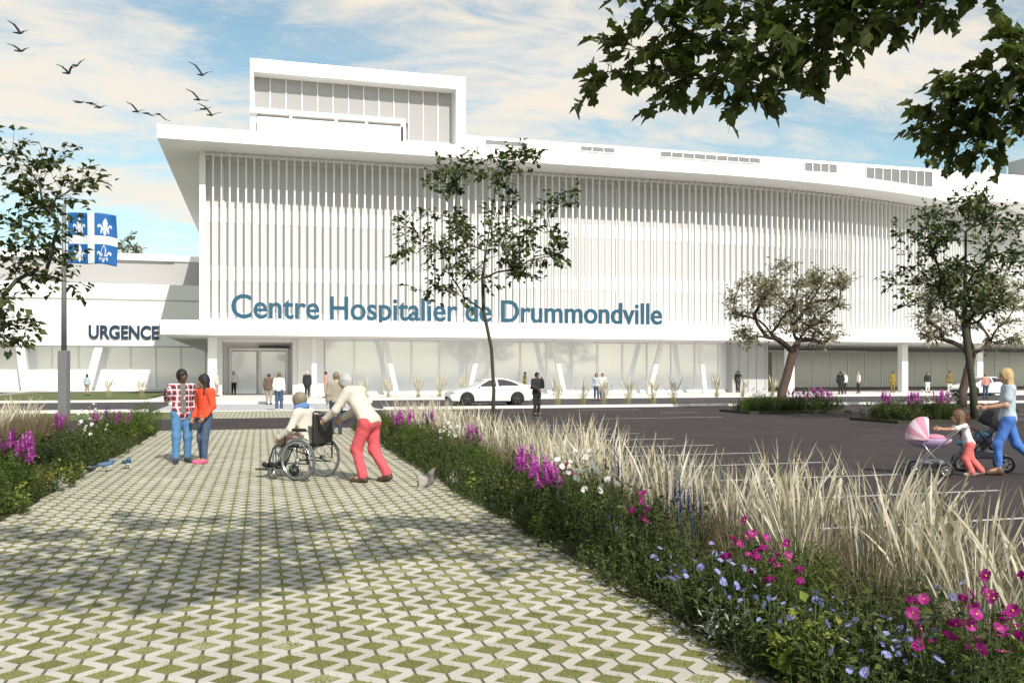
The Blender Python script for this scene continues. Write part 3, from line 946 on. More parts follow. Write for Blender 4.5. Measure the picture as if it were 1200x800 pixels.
# tree at the left edge
lx, ly = ground(-62, 11.5)
br3 = [(5, 175, 11.2), (35, 200, 11.2), (65, 195, 11.4), (20, 225, 11), (50, 240, 11.2), (80, 225, 11.5), (104, 212, 11.6), (15, 265, 11), (40, 275, 11.2), (70, 262, 11.2), (10, 300, 11.4), (35, 320, 11.5), (60, 300, 11.3), (80, 330, 11.6),
       (5, 345, 11.2), (15, 380, 11.5), (-5, 390, 11.4), (30, 385, 11.5), (-30, 200, 11.6), (-40, 240, 11.8), (-50, 180, 11.8), (-70, 220, 12), (-30, 300, 11.8), (-90, 250, 12), (-100, 300, 12), (-60, 330, 12), (-20, 160, 11.6), (-70, 150, 12), (-110, 200, 12), (-30, 350, 11.8)]
tree("edge_tree", (lx, ly, 0), [(0, 0, -0.1), (0.03, 0, 0.8), (0.08, 0.02, 1.5), (0.1, 0, 2.1), (0.06, 0, 2.7), (0.1, 0, 3.4), (0.0, 0, 4.0)],
     [tuple(point(*q) - Vector((lx, ly, 0))) for q in br3], 0.005, 0.055, (m_bark_d, L_mid), "tree beside the flag pole, its dark leafy branches entering the view", leaf_len=0.11, per=78, spread=0.38, seed=12, limb=0.7)
# dark tree in the planting island at the right
cx_, cy_ = ground(1140, 31.5)
cl = blob(74, (-0.35, 0, 5.7), (2.85, 2.2, 2.1), 31, 0.1) + blob(8, (-0.3, 0, 7.6), (1.0, 1.0, 0.8), 32) + [(-2.9, 0, 4.4), (-2.5, 0.3, 4.0), (2.2, 0.3, 7.0)]
tree("dark_tree", (cx_, cy_, 0), [(0.1, 0, -0.1), (0.0, 0, 1.2), (-0.2, 0, 2.4), (-0.3, 0.05, 3.4), (-0.35, 0, 4.3), (-0.3, 0, 5.4), (-0.3, 0, 6.6)],
     cl, 0.007, 0.115, (m_bark_d, L_dark), "dark green tree standing in the small island hedge behind the woman", leaf_len=0.19, per=48, spread=0.58, seed=13)
# two pale trees with spreading crowns
def pale(px, d, seed, label, sc=1.0):
    x, y = ground(px, d)
    cl = blob(62, (-0.15 * sc, 0, 5.2 * sc), (3.25 * sc, 2.6 * sc, 1.75 * sc), seed, 0.3) + blob(10, (-1.9 * sc, 0, 5.6 * sc), (0.9, 0.8, 0.9), seed + 1) + blob(10, (1.6 * sc, 0, 5.9 * sc), (1.1, 0.8, 0.8), seed + 2) + \
         blob(7, (-2.4 * sc, 0, 3.4 * sc), (0.9, 0.7, 0.3), seed + 3) + blob(7, (2.2 * sc, 0, 3.5 * sc), (1.0, 0.7, 0.4), seed + 4)
    tree("spreading_tree", (x, y, 0), [(-0.5, 0, -0.1), (-0.4, 0, 0.8), (-0.15, 0, 1.5), (0.05, 0, 2.2), (0.2, 0, 2.7)], cl, 0.008, 0.21, (m_bark_b, L_pale), label, "olive toned spreading trees", leaf_len=0.15, per=96, spread=0.62, seed=seed)
pale(925, 43.0, 41, "olive toned spreading tree in the long flower island, clear of other trees")
pale(1136, 45.0, 52, "olive toned spreading tree half hidden behind the dark green tree")
x, y = ground(150, 128)
tree("roofline_tree", (x, y, 0), [(0, 0, 0), (0, 0, 6), (0, 0, 11), (0.2, 0, 15), (0, 0, 18)], blob(26, (0, 0, 19.0), (2.1, 2, 2.4), 61, 0.1), 0.03, 0.3, (m_bark_d, L_pale), "distant tree top showing above the emergency wing roof", leaf_len=0.4, per=30, spread=0.8, seed=61)

# ================================================================== bed plants
L_green = leafy("shrub_leaf", [(0.020, 0.033, 0.007), (0.045, 0.066, 0.013), (0.100, 0.125, 0.028), (0.032, 0.048, 0.010), (0.060, 0.070, 0.020)], trans=0.25)
L_bright = leafy("bright_leaf", [(0.038, 0.068, 0.008), (0.075, 0.118, 0.014), (0.125, 0.170, 0.026)], trans=0.3)
L_lime = leafy("lime_leaf", [(0.15, 0.19, 0.03), (0.25, 0.29, 0.06), (0.20, 0.24, 0.05)], trans=0.3)
L_silver = leafy("silver_leaf", [(0.32, 0.34, 0.28), (0.48, 0.50, 0.42)], trans=0.1)
L_yellow = leafy("golden_leaf", [(0.30, 0.20, 0.02), (0.42, 0.30, 0.04), (0.18, 0.17, 0.03)], trans=0.25)
m_feather = leafy("feather_grass", [(0.46, 0.41, 0.30), (0.62, 0.57, 0.45), (0.74, 0.69, 0.57), (0.50, 0.45, 0.31), (0.32, 0.27, 0.16)], trans=0.3, rough=0.7)
m_straw = leafy("straw_blade", [(0.13, 0.115, 0.045), (0.21, 0.19, 0.085), (0.09, 0.095, 0.03)], trans=0.25, rough=0.7)
m_sedge = leafy("bronze_blade", [(0.085, 0.060, 0.034), (0.14, 0.105, 0.058), (0.20, 0.16, 0.09), (0.10, 0.055, 0.042)], trans=0.2, rough=0.7)
m_tuft = leafy("tuft_blade", [(0.20, 0.22, 0.06), (0.34, 0.35, 0.12), (0.44, 0.43, 0.20)], trans=0.3)
m_mag = leafy("magenta_petal", [(0.30, 0.012, 0.17), (0.42, 0.025, 0.27), (0.22, 0.008, 0.10)], trans=0.3)
m_pink = leafy("violet_petal", [(0.52, 0.10, 0.46), (0.66, 0.20, 0.60), (0.42, 0.06, 0.36)], trans=0.3)
m_wpet = leafy("white_petal", [(0.72, 0.71, 0.66), (0.80, 0.79, 0.75)], trans=0.3)
m_blue = leafy("lilac_petal", [(0.24, 0.25, 0.58), (0.32, 0.34, 0.66), (0.19, 0.20, 0.48)], trans=0.3)
m_salv = leafy("salvia_petal", [(0.030, 0.035, 0.12), (0.05, 0.055, 0.2)], trans=0.1)
m_stem = plain("stem", (0.06, 0.085, 0.025), 0.7, 0.2)
m_eye = plain("flower_eye", (0.55, 0.40, 0.05), 0.7, 0.2)

def blade(b, p, az, lean, L, w, segs=4, plume=None, droop=0.6, rr=random):
    """a curved blade; plume = (start fraction, width) widens the top into a feathery head"""
    p = Vector(p); out_ = Vector((cos(az), sin(az), 0)); side = Vector((-sin(az), cos(az), 0))
    th = rr.uniform(0, pi); side = side * cos(th) + out_ * sin(th) * 0.6; side.normalize()
    pts = []; a = lean; q = p.copy()
    for i in range(segs + 1):
        pts.append(q.copy()); a2 = lean + droop * (i / segs) ** 1.6
        q = q + (out_ * sin(a2) + Vector((0, 0, 1)) * cos(a2)) * L / segs
    vs = []
    for i, q in enumerate(pts):
        t = i / segs
        ww = w * (1 - 0.75 * t)
        if plume and t >= plume[0]:
            u_ = (t - plume[0]) / (1 - plume[0]); ww = max(ww, plume[1] * sin(pi * min(1, 0.18 + 0.82 * u_)) ** 0.8)
        if i == segs: ww = 0.0012
        vs += [q - side * ww / 2, q + side * ww / 2]
    b.add(vs, [(2 * i, 2 * i + 1, 2 * i + 3, 2 * i + 2) for i in range(segs)], True)
    return pts

def feather_proto(seed, h=0.95, n=68, r=0.17):
    rr = random.Random(seed); st_, pl_ = MB(), MB()
    for i in range(n):
        a = rr.uniform(0, 2 * pi); rad = r * sqrt(rr.random())
        p = (rad * cos(a), rad * sin(a), -0.02)
        az = a + rr.gauss(0, 0.7); lean = abs(rr.gauss(0.14, 0.17))
        if rr.random() < 0.58:
            blade(pl_, p, az, lean, h * rr.uniform(0.55, 1.15), 0.006, 9, (rr.uniform(0.36, 0.58), rr.uniform(0.011, 0.025)), rr.uniform(0.15, 0.7), rr)
        else:
            blade(st_, p, az, lean + 0.1, h * rr.uniform(0.45, 0.85), 0.008, 4, None, rr.uniform(0.5, 1.2), rr)
    return pl_, st_

def sedge_proto(seed, h=0.6, n=170, r=0.15):
    rr = random.Random(seed); b = MB()
    for i in range(n):
        a = rr.uniform(0, 2 * pi); rad = r * sqrt(rr.random())
        blade(b, (rad * cos(a), rad * sin(a), -0.02), a + rr.gauss(0, 0.5), abs(rr.gauss(0.2, 0.16)), h * rr.uniform(0.6, 1.1), 0.0055, 5, (0.6, rr.uniform(0.004, 0.009)), rr.uniform(0.3, 1.3), rr)
    return b

def shrub_proto(seed, r=0.3, h=0.42, n=520, ll=0.045, narrow=0.55):
    """many small leaves on a mass of short stems"""
    rr = random.Random(seed); b, s_ = MB(), MB()
    for k_ in range(max(12, n // 16)):
        a = rr.uniform(0, 2 * pi); q = sqrt(rr.random()); rad = q * r
        hh = h * (1 - 0.45 * q * q) * rr.uniform(0.55, 1.12)
        base = Vector((rad * 0.35 * cos(a), rad * 0.35 * sin(a), -0.02)); tip = Vector((rad * cos(a), rad * sin(a), hh))
        mid = (base + tip) / 2 + Vector((cos(a), sin(a), 0)) * 0.25 * rad
        s_.tube([base, mid, tip], [0.004, 0.003, 0.002], 3, cap=False)
        for j in range(16):
            t = 0.25 + 0.8 * rr.random()
            p = base * (1 - t) ** 2 + 2 * mid * t * (1 - t) + tip * t * t + Vector((rr.gauss(0, 1), rr.gauss(0, 1), rr.gauss(0, 1))) * 0.025
            d = Vector((cos(a) * 0.5 + rr.gauss(0, 0.8), sin(a) * 0.5 + rr.gauss(0, 0.8), rr.gauss(0.35, 0.5)))
            L = ll * rr.uniform(0.6, 1.3)
            b.leaf(p, d, (rr.gauss(0, 0.5), rr.gauss(0, 0.5), 1), L, L * narrow * rr.uniform(0.7, 1.2))
    return b, s_

def fine_proto(seed, r=0.27, h=0.5, n=1500):
    """feathery foliage: thread-like leaves pointing up and outward"""
    rr = random.Random(seed); b = MB()
    for i in range(n):
        a = rr.uniform(0, 2 * pi); q = rr.random() ** 0.5
        z = h * (0.12 + 0.88 * rr.random() ** 0.7) * (1 - 0.42 * q * q); rad = r * q * (0.55 + 0.45 * z / h)
        p = Vector((rad * cos(a), rad * sin(a), z - 0.06))
        d = Vector((cos(a) * q + rr.gauss(0, 0.7), sin(a) * q + rr.gauss(0, 0.7), 0.5 + rr.gauss(0, 0.5))).normalized()
        L = rr.uniform(0.025, 0.06); s_ = d.cross(Vector((rr.gauss(0, 1), rr.gauss(0, 1), rr.gauss(0, 1)))).normalized() * 0.0045
        b.add([p - s_, p + s_, p + d * L], [(0, 1, 2)], False)
    return b

def flower(b, c, d, R, petals, rr, width=0.9, cup=0.25):
    """an open flower: separate petals round a centre"""
    c, d = Vector(c), Vector(d).normalized(); u_ = d.orthogonal().normalized(); w_ = d.cross(u_)
    a0 = rr.uniform(0, 2 * pi)
    for i in range(petals):
        a = a0 + 2 * pi * i / petals
        e = cos(a) * u_ + sin(a) * w_; s_ = d.cross(e)
        wd = R * width * 2 * sin(pi / petals)
        L = R * rr.uniform(0.85, 1.1); k_ = cup + rr.uniform(-0.1, 0.15)
        vs = [c, c + e * L * 0.45 + s_ * wd * 0.38 + d * L * k_ * 0.4, c + e * L * 0.92 + s_ * wd * 0.42 + d * L * k_, c + e * L + d * L * k_ * 0.9,
              c + e * L * 0.92 - s_ * wd * 0.42 + d * L * k_, c + e * L * 0.45 - s_ * wd * 0.38 + d * L * k_ * 0.4, c + e * L * 0.5 + d * L * k_ * 0.3]
        b.add(vs, [(0, 1, 6), (1, 2, 3, 6), (6, 3, 4, 5), (0, 6, 5)], True)

def flower_proto(seed, n, h, r, R, petals, fl_mat, leaf_mat, cup=0.25, eye=True, spike=False, leaves=180):
    rr = random.Random(seed); fb, sb, eb, lb = MB(), MB(), MB(), MB(); heads = []
    for i in range(n):
        a = rr.uniform(0, 2 * pi); q = sqrt(rr.random())
        tip = Vector((r * q * cos(a), r * q * sin(a), h * rr.uniform(0.72, 1.08)))
        base = Vector((tip.x * 0.3, tip.y * 0.3, -0.02))
        mid = (base + tip) / 2 + Vector((rr.gauss(0, 0.03), rr.gauss(0, 0.03), 0))
        sb.tube([base, mid, tip], [0.004, 0.003, 0.0022], 4, cap=False)
        if spike:
            one = MB(); heads.append(one)
            one.tube([tip - Vector((0, 0, .02)), tip + Vector((0, 0, spike * .95))], [R * .3, R * .1], 4)
            for k_ in range(46):
                t = rr.random(); a2 = rr.uniform(0, 2 * pi); rad = R * (1 - 0.7 * t)
                p = tip + Vector((0, 0, -0.02 + t * spike))
                one.leaf(p, (cos(a2), sin(a2), 0.5), (0, 0, 1), rad * 1.5, rad * 1.0)
        else:
            d = Vector((rr.gauss(0, 0.6), rr.gauss(-0.35, 0.6), rr.uniform(0.25, 1.0)))
            one = MB(); flower(one, tip, d, R * rr.uniform(0.75, 1.2), petals, rr, cup=cup)
            if eye: one.cur = 1; one.ball(tip + d.normalized() * R * 0.12, R * 0.16, 6, 4)
            heads.append(one)
    for i in range(leaves):
        a = rr.uniform(0, 2 * pi); q = sqrt(rr.random())
        z = h * rr.uniform(0.05, 0.8); rad = r * q * (0.4 + 0.6 * z / h)
        L = 0.06 * rr.uniform(0.6, 1.3)
        lb.leaf((rad * cos(a), rad * sin(a), z), (cos(a) + rr.gauss(0, 0.6), sin(a) + rr.gauss(0, 0.6), rr.gauss(0.4, 0.4)), (rr.gauss(0, 0.4), rr.gauss(0, 0.4), 1), L, L * 0.35)
    return heads, sb, eb, lb

PROT = {}
def proto(kind, builds, name):
    """first instance: an Empty with one mesh per part"""
    root = empty(name, (0, 0, -50))
    for part, mb, mat in builds:
        for q in (mb if isinstance(mb, list) else [mb]):
            if q.f: q.build(("flower_spike" if kind in ("phlox", "salvia") else "flower") if isinstance(mb, list) else part, [mat, m_eye] if isinstance(mb, list) else mat, root)
    PROT.setdefault(kind, []).append([root, False])
rr0 = random.Random(99)
def place(kind, x, y, label, cat, group, s=1.0, z=0.0, sq=1.0):
    pr = rr0.choice(PROT[kind])
    if not pr[1]: o = pr[0]; pr[1] = True
    else: o = copy_tree(pr[0])
    o.location = (x, y, z); o.rotation_euler = (rr0.gauss(0, 0.05), rr0.gauss(0, 0.05), rr0.uniform(0, 2 * pi)); o.scale = (s * sq, s * sq, s)
    return tag(o, label, cat, group, 'thing')

for i in range(4):
    a, c = feather_proto(100 + i); proto("feather", [("plumes", a, m_feather), ("blades", c, m_straw)], "feather_grass")
for i in range(3): proto("sedge", [("blades", sedge_proto(120 + i), m_sedge)], "bronze_sedge")
for i in range(4):
    a, c = shrub_proto(140 + i); proto("shrub", [("foliage", a, L_green), ("stems", c, m_stem)], "leafy_shrub")
for i in range(3): proto("fine", [("foliage", fine_proto(160 + i), L_bright)], "feathery_bush")
for i in range(2):
    a, c = shrub_proto(170 + i, 0.17, 0.3, 300, 0.05, 0.8); proto("lime", [("foliage", a, L_lime), ("stems", c, m_stem)], "lime_plant")
for i in range(2):
    a, c = shrub_proto(175 + i, 0.14, 0.22, 260, 0.06, 0.3); proto("silver", [("foliage", a, L_silver), ("stems", c, m_stem)], "silver_plant")
a, c = shrub_proto(178, 0.2, 0.4, 330, 0.05, 0.4); proto("golden", [("foliage", a, L_yellow), ("stems", c, m_stem)], "golden_plant")
for i in range(3):
    f_, s_, e_, l_ = flower_proto(180 + i, 8, 0.68, 0.16, 0.032, 8, None, None); proto("magenta", [("flowers", f_, m_mag), ("stems", s_, m_stem), ("foliage", l_, L_green)], "magenta_flower")
for i in range(2):
    f_, s_, e_, l_ = flower_proto(190 + i, 9, 0.55, 0.14, 0.042, 6, None, None, spike=0.17); proto("phlox", [("flowers", f_, m_pink), ("stems", s_, m_stem), ("foliage", l_, L_green)], "violet_flower")
for i in range(2):
    f_, s_, e_, l_ = flower_proto(195 + i, 8, 0.75, 0.19, 0.032, 7, None, None, cup=0.35); proto("cosmos", [("flowers", f_, m_wpet), ("stems", s_, m_stem), ("foliage", l_, L_green)], "white_flower")
for i in range(3):
    f_, s_, e_, l_ = flower_proto(200 + i, 5, 0.42, 0.2, 0.021, 5, None, None, cup=0.2, leaves=90); proto("flax", [("flowers", f_, m_blue), ("stems", s_, m_stem), ("foliage", l_, L_green)], "blue_flower")
f_, s_, e_, l_ = flower_proto(210, 7, 0.7, 0.1, 0.016, 5, None, None, spike=0.22, leaves=60); proto("salvia", [("flowers", f_, m_salv), ("stems", s_, m_stem), ("foliage", l_, L_green)], "salvia")
f_ = MB(); s_ = MB(); rr = random.Random(5)
for i in range(60): blade(f_, (rr.gauss(0, 0.06), rr.gauss(0, 0.06), 0), rr.uniform(0, 6.3), abs(rr.gauss(0.1, 0.12)), rr.uniform(0.5, 1.0), 0.012, 5, None, rr.uniform(0.1, 0.6), rr)
for i in range(34): blade(s_, (rr.gauss(0, 0.05), rr.gauss(0, 0.05), 0), rr.uniform(0, 6.3), abs(rr.gauss(0.15, 0.14)), rr.uniform(1.0, 1.55), 0.01, 7, (0.6, 0.05), rr.uniform(0.1, 0.5), rr)
proto("tuft", [("blades", f_, m_tuft), ("plumes", s_, m_feather)], "grass_tuft")

# ---------------- the bed to the right of the path
R_ = "planting bed between the path and the car park"
def near_far(y, a, b_, c): return a if y < 9 else (b_ if y < 17 else c)
y = 3.2
while y < 28:
    st_ = 0.26 + 0.012 * y
    for x0 in (4.0, 4.42, 4.85):
        if rr0.random() < (0.6 if x0 < 4.1 else (0.18 if y > 9 else 0.04)): continue
        place("feather", x0 + rr0.uniform(-0.16, 0.16), y + rr0.uniform(-0.15, 0.15), near_far(y, "tall pale feather grass clump beside the nearest parking stalls", "pale feather grass clump halfway along the path by the parking stalls", "pale feather grass clump at the path's far end near the white car"), "grass clump", near_far(y, "feather grass by the near stalls", "feather grass along the middle stalls", "feather grass by the far stalls"), rr0.uniform(0.8, 1.12))
    y += st_ * 1.5
for i in range(34):
    y = 4.2 + i * 0.7 + rr0.uniform(-0.25, 0.25)
    place("sedge", rr0.uniform(3.55, 4.0), y, near_far(y, "bronze brown grass mound in front of the tall nearest pale grass", "bronze brown grass mound midway along the car park bed", "bronze brown grass mound in the distant end of the car park bed"), "grass clump", near_far(y, "bronze sedges near", "bronze sedges midway", "bronze sedges far"), rr0.uniform(0.75, 1.1))
y = 3.4
while y < 28:
    for x0 in (2.85, 3.2):
        place("shrub", x0 + rr0.uniform(-0.14, 0.14), y + rr0.uniform(-0.15, 0.15), near_far(y, "low dark green leafy shrub along the nearest paving edge by lilac blooms", "low green leafy shrub along the middle of the car park bed edge", "low green leafy shrub at the distant end of the car park bed edge"), "shrub", near_far(y, "path edge shrubs near", "path edge shrubs midway", "path edge shrubs far"), rr0.uniform(0.65, 1.0) if x0 < 3 else rr0.uniform(0.85, 1.3))
    if rr0.random() < 0.3:
        place("fine", 3.45 + rr0.uniform(-0.2, 0.25), y, near_far(y, "bright feathery bush among the lilac blooms of the nearest bed stretch", "bright feathery bush midway along the car park bed", "bright feathery bush at the distant end of the car park bed"), "bush", near_far(y, "bright bushes near", "bright bushes midway", "bright bushes far"), rr0.uniform(0.9, 1.3))
    elif rr0.random() < 0.7:
        place("shrub", 3.6 + rr0.uniform(-0.2, 0.2), y, near_far(y, "low dark green leafy shrub along the nearest paving edge by lilac blooms", "low green leafy shrub along the middle of the car park bed edge", "low green leafy shrub at the distant end of the car park bed edge"), "shrub", near_far(y, "path edge shrubs near", "path edge shrubs midway", "path edge shrubs far"), rr0.uniform(0.9, 1.35))
    y += 0.42
def at(px, d): return ground(px, d)
def spot(kind, px, py, top, label, cat, group=None, s=1.0):
    """stand a plant so that its head, top metres up, shows at (px, py)"""
    d = (CAM_H - top) * F_PX / (py - 437.0)
    x, y = ground(px, d)
    edge = {"fine": 3.12, "shrub": 3.0, "lime": 2.85, "silver": 2.82, "flax": 2.8}.get(kind, 3.05) + 0.05 * (s - 1)
    if abs(x) < edge:                       # keep it inside the bed, off the paving
        k_ = SA + (px - 600) / F_PX * CA
        if abs(k_) > 0.08: x, y = ground(px, min(edge / abs(k_), 29.0))
    return place(kind, x, y, label, cat, group, s)
for px, py, s, lb in ((690, 548, 1.35, "bright green feathery bush below the violet flower spikes, left of the bronze grass"), (900, 665, 1.15, "bright green feathery bush beneath the magenta blooms in the middle of the bed"), (1120, 735, 1.05, "bright green feathery bush in the lower corner of the picture"),
                      (490, 512, 1.6, "bright green feathery bush behind the man in red trousers"), (580, 530, 0.9, "small bright green feathery bush amid bronze grass"), (452, 508, 1.5, "green feathery bush at the far corner of the path")):
    spot("fine", px, py, 0.45 * s, lb, "bush", None, s)
for px, py, lb in ((890, 635, "magenta flower clump above the bright green bush in mid bed"), (915, 660, "magenta flower clump low at the edge of the bronze grass"), (1155, 705, "magenta flower clump by the lower corner of the picture"), (1105, 715, "deep magenta flower clump left of the corner clump"), (1185, 690, "magenta flower clump cut by the picture's edge"), (755, 590, "dusky magenta flower clump in the bronze grass"), (875, 648, "magenta flower clump leaning left of the mid bed bush"), (1170, 718, "magenta flower clump just inside the lower corner clump"), (1135, 690, "magenta flower clump against the pale grass near the corner"), (660, 555, "magenta flower clump beside the white blooms")):
    spot("magenta", px, py, 0.68, lb, "flowers", None, rr0.uniform(0.9, 1.05))
for px, py, lb in ((622, 553, "tall violet flower spikes left of the white flowers"), (636, 560, "violet flower spikes crowded beside a taller violet clump"), (655, 548, "violet flower spikes closest to the white flowers"), (478, 492, "violet flower spikes behind the man in red trousers"), (500, 490, "violet flower spikes below the dark blue salvia"), (556, 505, "single violet flower spike amid pale grass"), (462, 498, "violet flower spikes at the far end of the bed")):
    spot("phlox", px, py, 0.62, lb, "flowers", None, rr0.uniform(0.95, 1.2))
for px, py, lb in ((683, 530, "white open flowers above the violet spikes"), (690, 560, "white flowers mixed with magenta blooms"), (514, 495, "white flowers beside the pale grass at the far bed end"), (520, 510, "white flowers low before the pale grass"), (700, 585, "white flowers lowest in the middle of the bed"), (675, 545, "white flowers tucked among the violet spikes"), (527, 500, "white flowers against the far pale grass")):
    spot("cosmos", px, py, 0.72, lb, "flowers", None, rr0.uniform(0.95, 1.1))
for px, py in ((790, 560), (810, 580), (715, 520), (722, 535), (498, 480), (505, 484)):
    spot("salvia", px, py, 0.85, "dark blue salvia spikes standing among the pale grasses", "flowers", "dark blue salvia spikes", 1.0)
for px, py in ((785, 640), (800, 655), (820, 665), (840, 640), (845, 690), (870, 690), (905, 700), (860, 725), (925, 720), (955, 690), (985, 695), (1010, 720), (1030, 715), (1020, 745), (1045, 730), (1085, 735), (1090, 755), (1050, 770), (840, 745), (895, 770), (960, 760), (1000, 780), (740, 610), (800, 700), (1120, 700), (1130, 770)):
    spot("flax", px, py, 0.42, "lilac blue flax flower plant low in the nearest part of the bed", "flowers", "lilac blue flax near the paving", rr0.uniform(0.85, 1.2))
for px, py, lb in ((945, 770, "lime green leafy plant beside the silver plant"), (960, 755, "lime green leafy plant behind the other lime one"), (560, 575, "lime green leafy plant at the path edge near the squirrel"), (590, 540, "lime green plant amid far violet flowers"), (640, 610, "lime green leafy plant at the paving edge in mid bed")):
    spot("lime", px, py, 0.28, lb, "plant", None, rr0.uniform(0.9, 1.25))
for px, py, lb in ((1040, 775, "silver grey leafy plant at the bottom of the picture"), (850, 775, "small silver grey plant by the lower paving edge"), (535, 560, "silver grey plant at the path edge near the squirrel")):
    spot("silver", px, py, 0.2, lb, "plant", None, rr0.uniform(0.9, 1.2))
for px, py, lb in ((453, 508, "golden leaved plant at the far corner of the car park bed"), (600, 575, "golden green plant below the violet spikes")):
    spot("golden", px, py, 0.35, lb, "plant", None, 0.9)
# dense low cover under the plants
cv = MB(); rr = random.Random(77)
for i in range(9000):
    y = 2.6 + 25.2 * rr.random() ** 1.7; x = 2.62 + 1.7 * rr.random() ** 1.2
    z = 0.02 + 0.24 * rr.random() * min(1, (x - 2.5) * 2.2)
    L = rr.uniform(0.035, 0.075)
    cv.leaf((x, y, z), (rr.gauss(-0.3, 0.8), rr.gauss(0, 0.8), rr.gauss(0.4, 0.5)), (rr.gauss(0, 0.4), rr.gauss(0, 0.4), 1), L, L * 0.5)
for i in range(4500):
    y = 6 + 22 * rr.random() ** 1.2; x = -2.82 - 2.6 * rr.random() ** 1.2
    z = 0.02 + 0.24 * rr.random() * min(1, (-x - 2.5) * 2.2)
    L = rr.uniform(0.04, 0.08)
    cv.leaf((x, y, z), (rr.gauss(0.3, 0.8), rr.gauss(0, 0.8), rr.gauss(0.4, 0.5)), (rr.gauss(0, 0.4), rr.gauss(0, 0.4), 1), L, L * 0.5)
tag(cv.build("ground_cover", L_green), kind="stuff")

# ---------------- the bed to the left of the path
y = 11.0
while y < 28:
    for x0 in (-3.0, -3.3, -3.75):
        place("shrub", x0 + rr0.uniform(-0.14, 0.14), y + rr0.uniform(-0.15, 0.15), "low green leafy shrub bordering the path on the flag side" if y < 20 else "low green leafy shrub by the couple at the far path end", "shrub", "flag side shrubs near" if y < 20 else "flag side shrubs far", rr0.uniform(0.7, 1.0) if x0 > -3.1 else rr0.uniform(0.8, 1.6))
    y += 0.5
for px, py, s, lb in ((135, 494, 1.9, "tall bright green bush beside the white flowers on the flag side"), (155, 497, 1.9, "bright green bush behind the other bright bush near the couple"), (172, 488, 2.0, "green feathery bush closest to the couple"), (15, 560, 1.5, "bright green bush at the picture edge on the flag side"), (48, 515, 1.0, "small bright green bush amid bronze grass below the flag"), (105, 520, 1.5, "green feathery bush in the middle of the flag side bed")):
    spot("fine", px, py, 0.45 * s, lb, "bush", None, s)
for i in range(60):
    y = 11 + 16.5 * rr0.random(); x = rr0.uniform(-5.2, -3.7) - 0.05 * y
    place("sedge", x, y, "bronze brown grass mound on the flag side of the path", "grass clump", "flag side bronze sedges", rr0.uniform(0.9, 1.3))
for i in range(70):
    y = 13 + 15 * rr0.random(); x = -4.4 - 0.06 * y - 2.0 * rr0.random() ** 1.3
    place("feather", max(x, -8.0), y, "pale feather grass clump around the foot of the flag pole", "grass clump", "flag side feather grasses", rr0.uniform(0.85, 1.15))
for px, py, lb in ((6, 520, "violet flower spikes at the picture edge on the flag side"), (24, 535, "violet flower spikes lower at the picture edge on the flag side"), (72, 493, "violet flower spike amid bronze grass below the flag pole"), (130, 487, "violet flower spikes right of the white flowers"), (143, 492, "violet flower spikes closest to the tall bush"), (118, 490, "violet flower spikes just beside the white flowers")):
    spot("phlox", px, py, 0.62, lb, "flowers", None, rr0.uniform(1.0, 1.25))
for px, py, lb in ((100, 487, "white flowers highest on the flag side"), (108, 497, "white flowers in the middle of the flag side clump"), (103, 507, "white flowers lowest on the flag side"), (112, 476, "white flowers above the dark salvia on the flag side")):
    spot("cosmos", px, py, 0.72, lb, "flowers", None, rr0.uniform(1.0, 1.15))
for px, py in ((123, 478), (127, 480)): spot("salvia", px, py, 0.85, "dark blue salvia spikes beside the white flowers on the flag side", "flowers", "flag side salvia spikes", 1.05)
for px, py, lb in ((85, 555, "lime green plant at the path edge near the blue birds"), (70, 575, "lime green plant in front of the blue birds"), (20, 605, "lime green plant at the picture's edge by the path"), (175, 508, "pale lime plant at the far flag side corner")):
    spot("lime", px, py, 0.28, lb, "plant", None, 1.1)
for px, py, lb in ((150, 510, "golden leaved plant by the tall bright bush on the flag side"), (40, 560, "golden green plant by the violet spikes on the flag side")):
    spot("golden", px, py, 0.4, lb, "plant", None, 1.1)
for px, py, lb in ((88, 545, "silver grey plant behind the blue birds"), (65, 600, "silver grey plant by the near flag side path edge")):
    spot("silver", px, py, 0.22, lb, "plant", None, 1.1)

# ---------------- flower islands in the car park
def island(px0, px1, d0, d1, nm, nb):
    xa, ya = ground(px0, d0); xb, yb = ground(px1, d0)
    xs = sorted((xa, xb)); y0 = min(ya, yb); y1 = y0 + (d1 - d0)
    n = max(6, int((xs[1] - xs[0]) * 2.6))
    bx = MB(); bx.box(xs[0] - 0.3, xs[1] + 0.3, y0 - 0.3, y1 + 0.3, -0.02, 0.10)
    tag(bx.build("island_soil", m_soil), kind="structure")
    for i in range(n * 3):
        x = xs[0] + (xs[1] - xs[0]) * rr0.random(); y = y0 + (y1 - y0) * rr0.random()
        place("shrub", x, y, "leafy green shrub in the %s" % nm, "shrub", "shrubs of the %s" % nm, rr0.uniform(1.1, 1.7), 0.08)
    for i in range(n):
        x = xs[0] + (xs[1] - xs[0]) * rr0.random(); y = y0 + (y1 - y0) * rr0.random()
        place("fine", x, y, "bright green bush in the %s" % nm, "bush", "bright bushes of the %s" % nm, rr0.uniform(1.1, 1.5), 0.08)
    for i in range(nb):
        x = xs[0] + (xs[1] - xs[0]) * rr0.random(); y = y0 + (y1 - y0) * rr0.random() * 0.6
        place(rr0.choice(["phlox", "phlox", "cosmos"]), x, y, "blooming flower clump in the %s" % nm, "flowers", "flowers of the %s" % nm, rr0.uniform(1.1, 1.4), 0.1)
island(865, 985, 39.0, 41.0, "long flower island under the olive toned tree", 12)
island(1035, 1140, 31.5, 33.5, "small flower island under the dark green tree", 9)
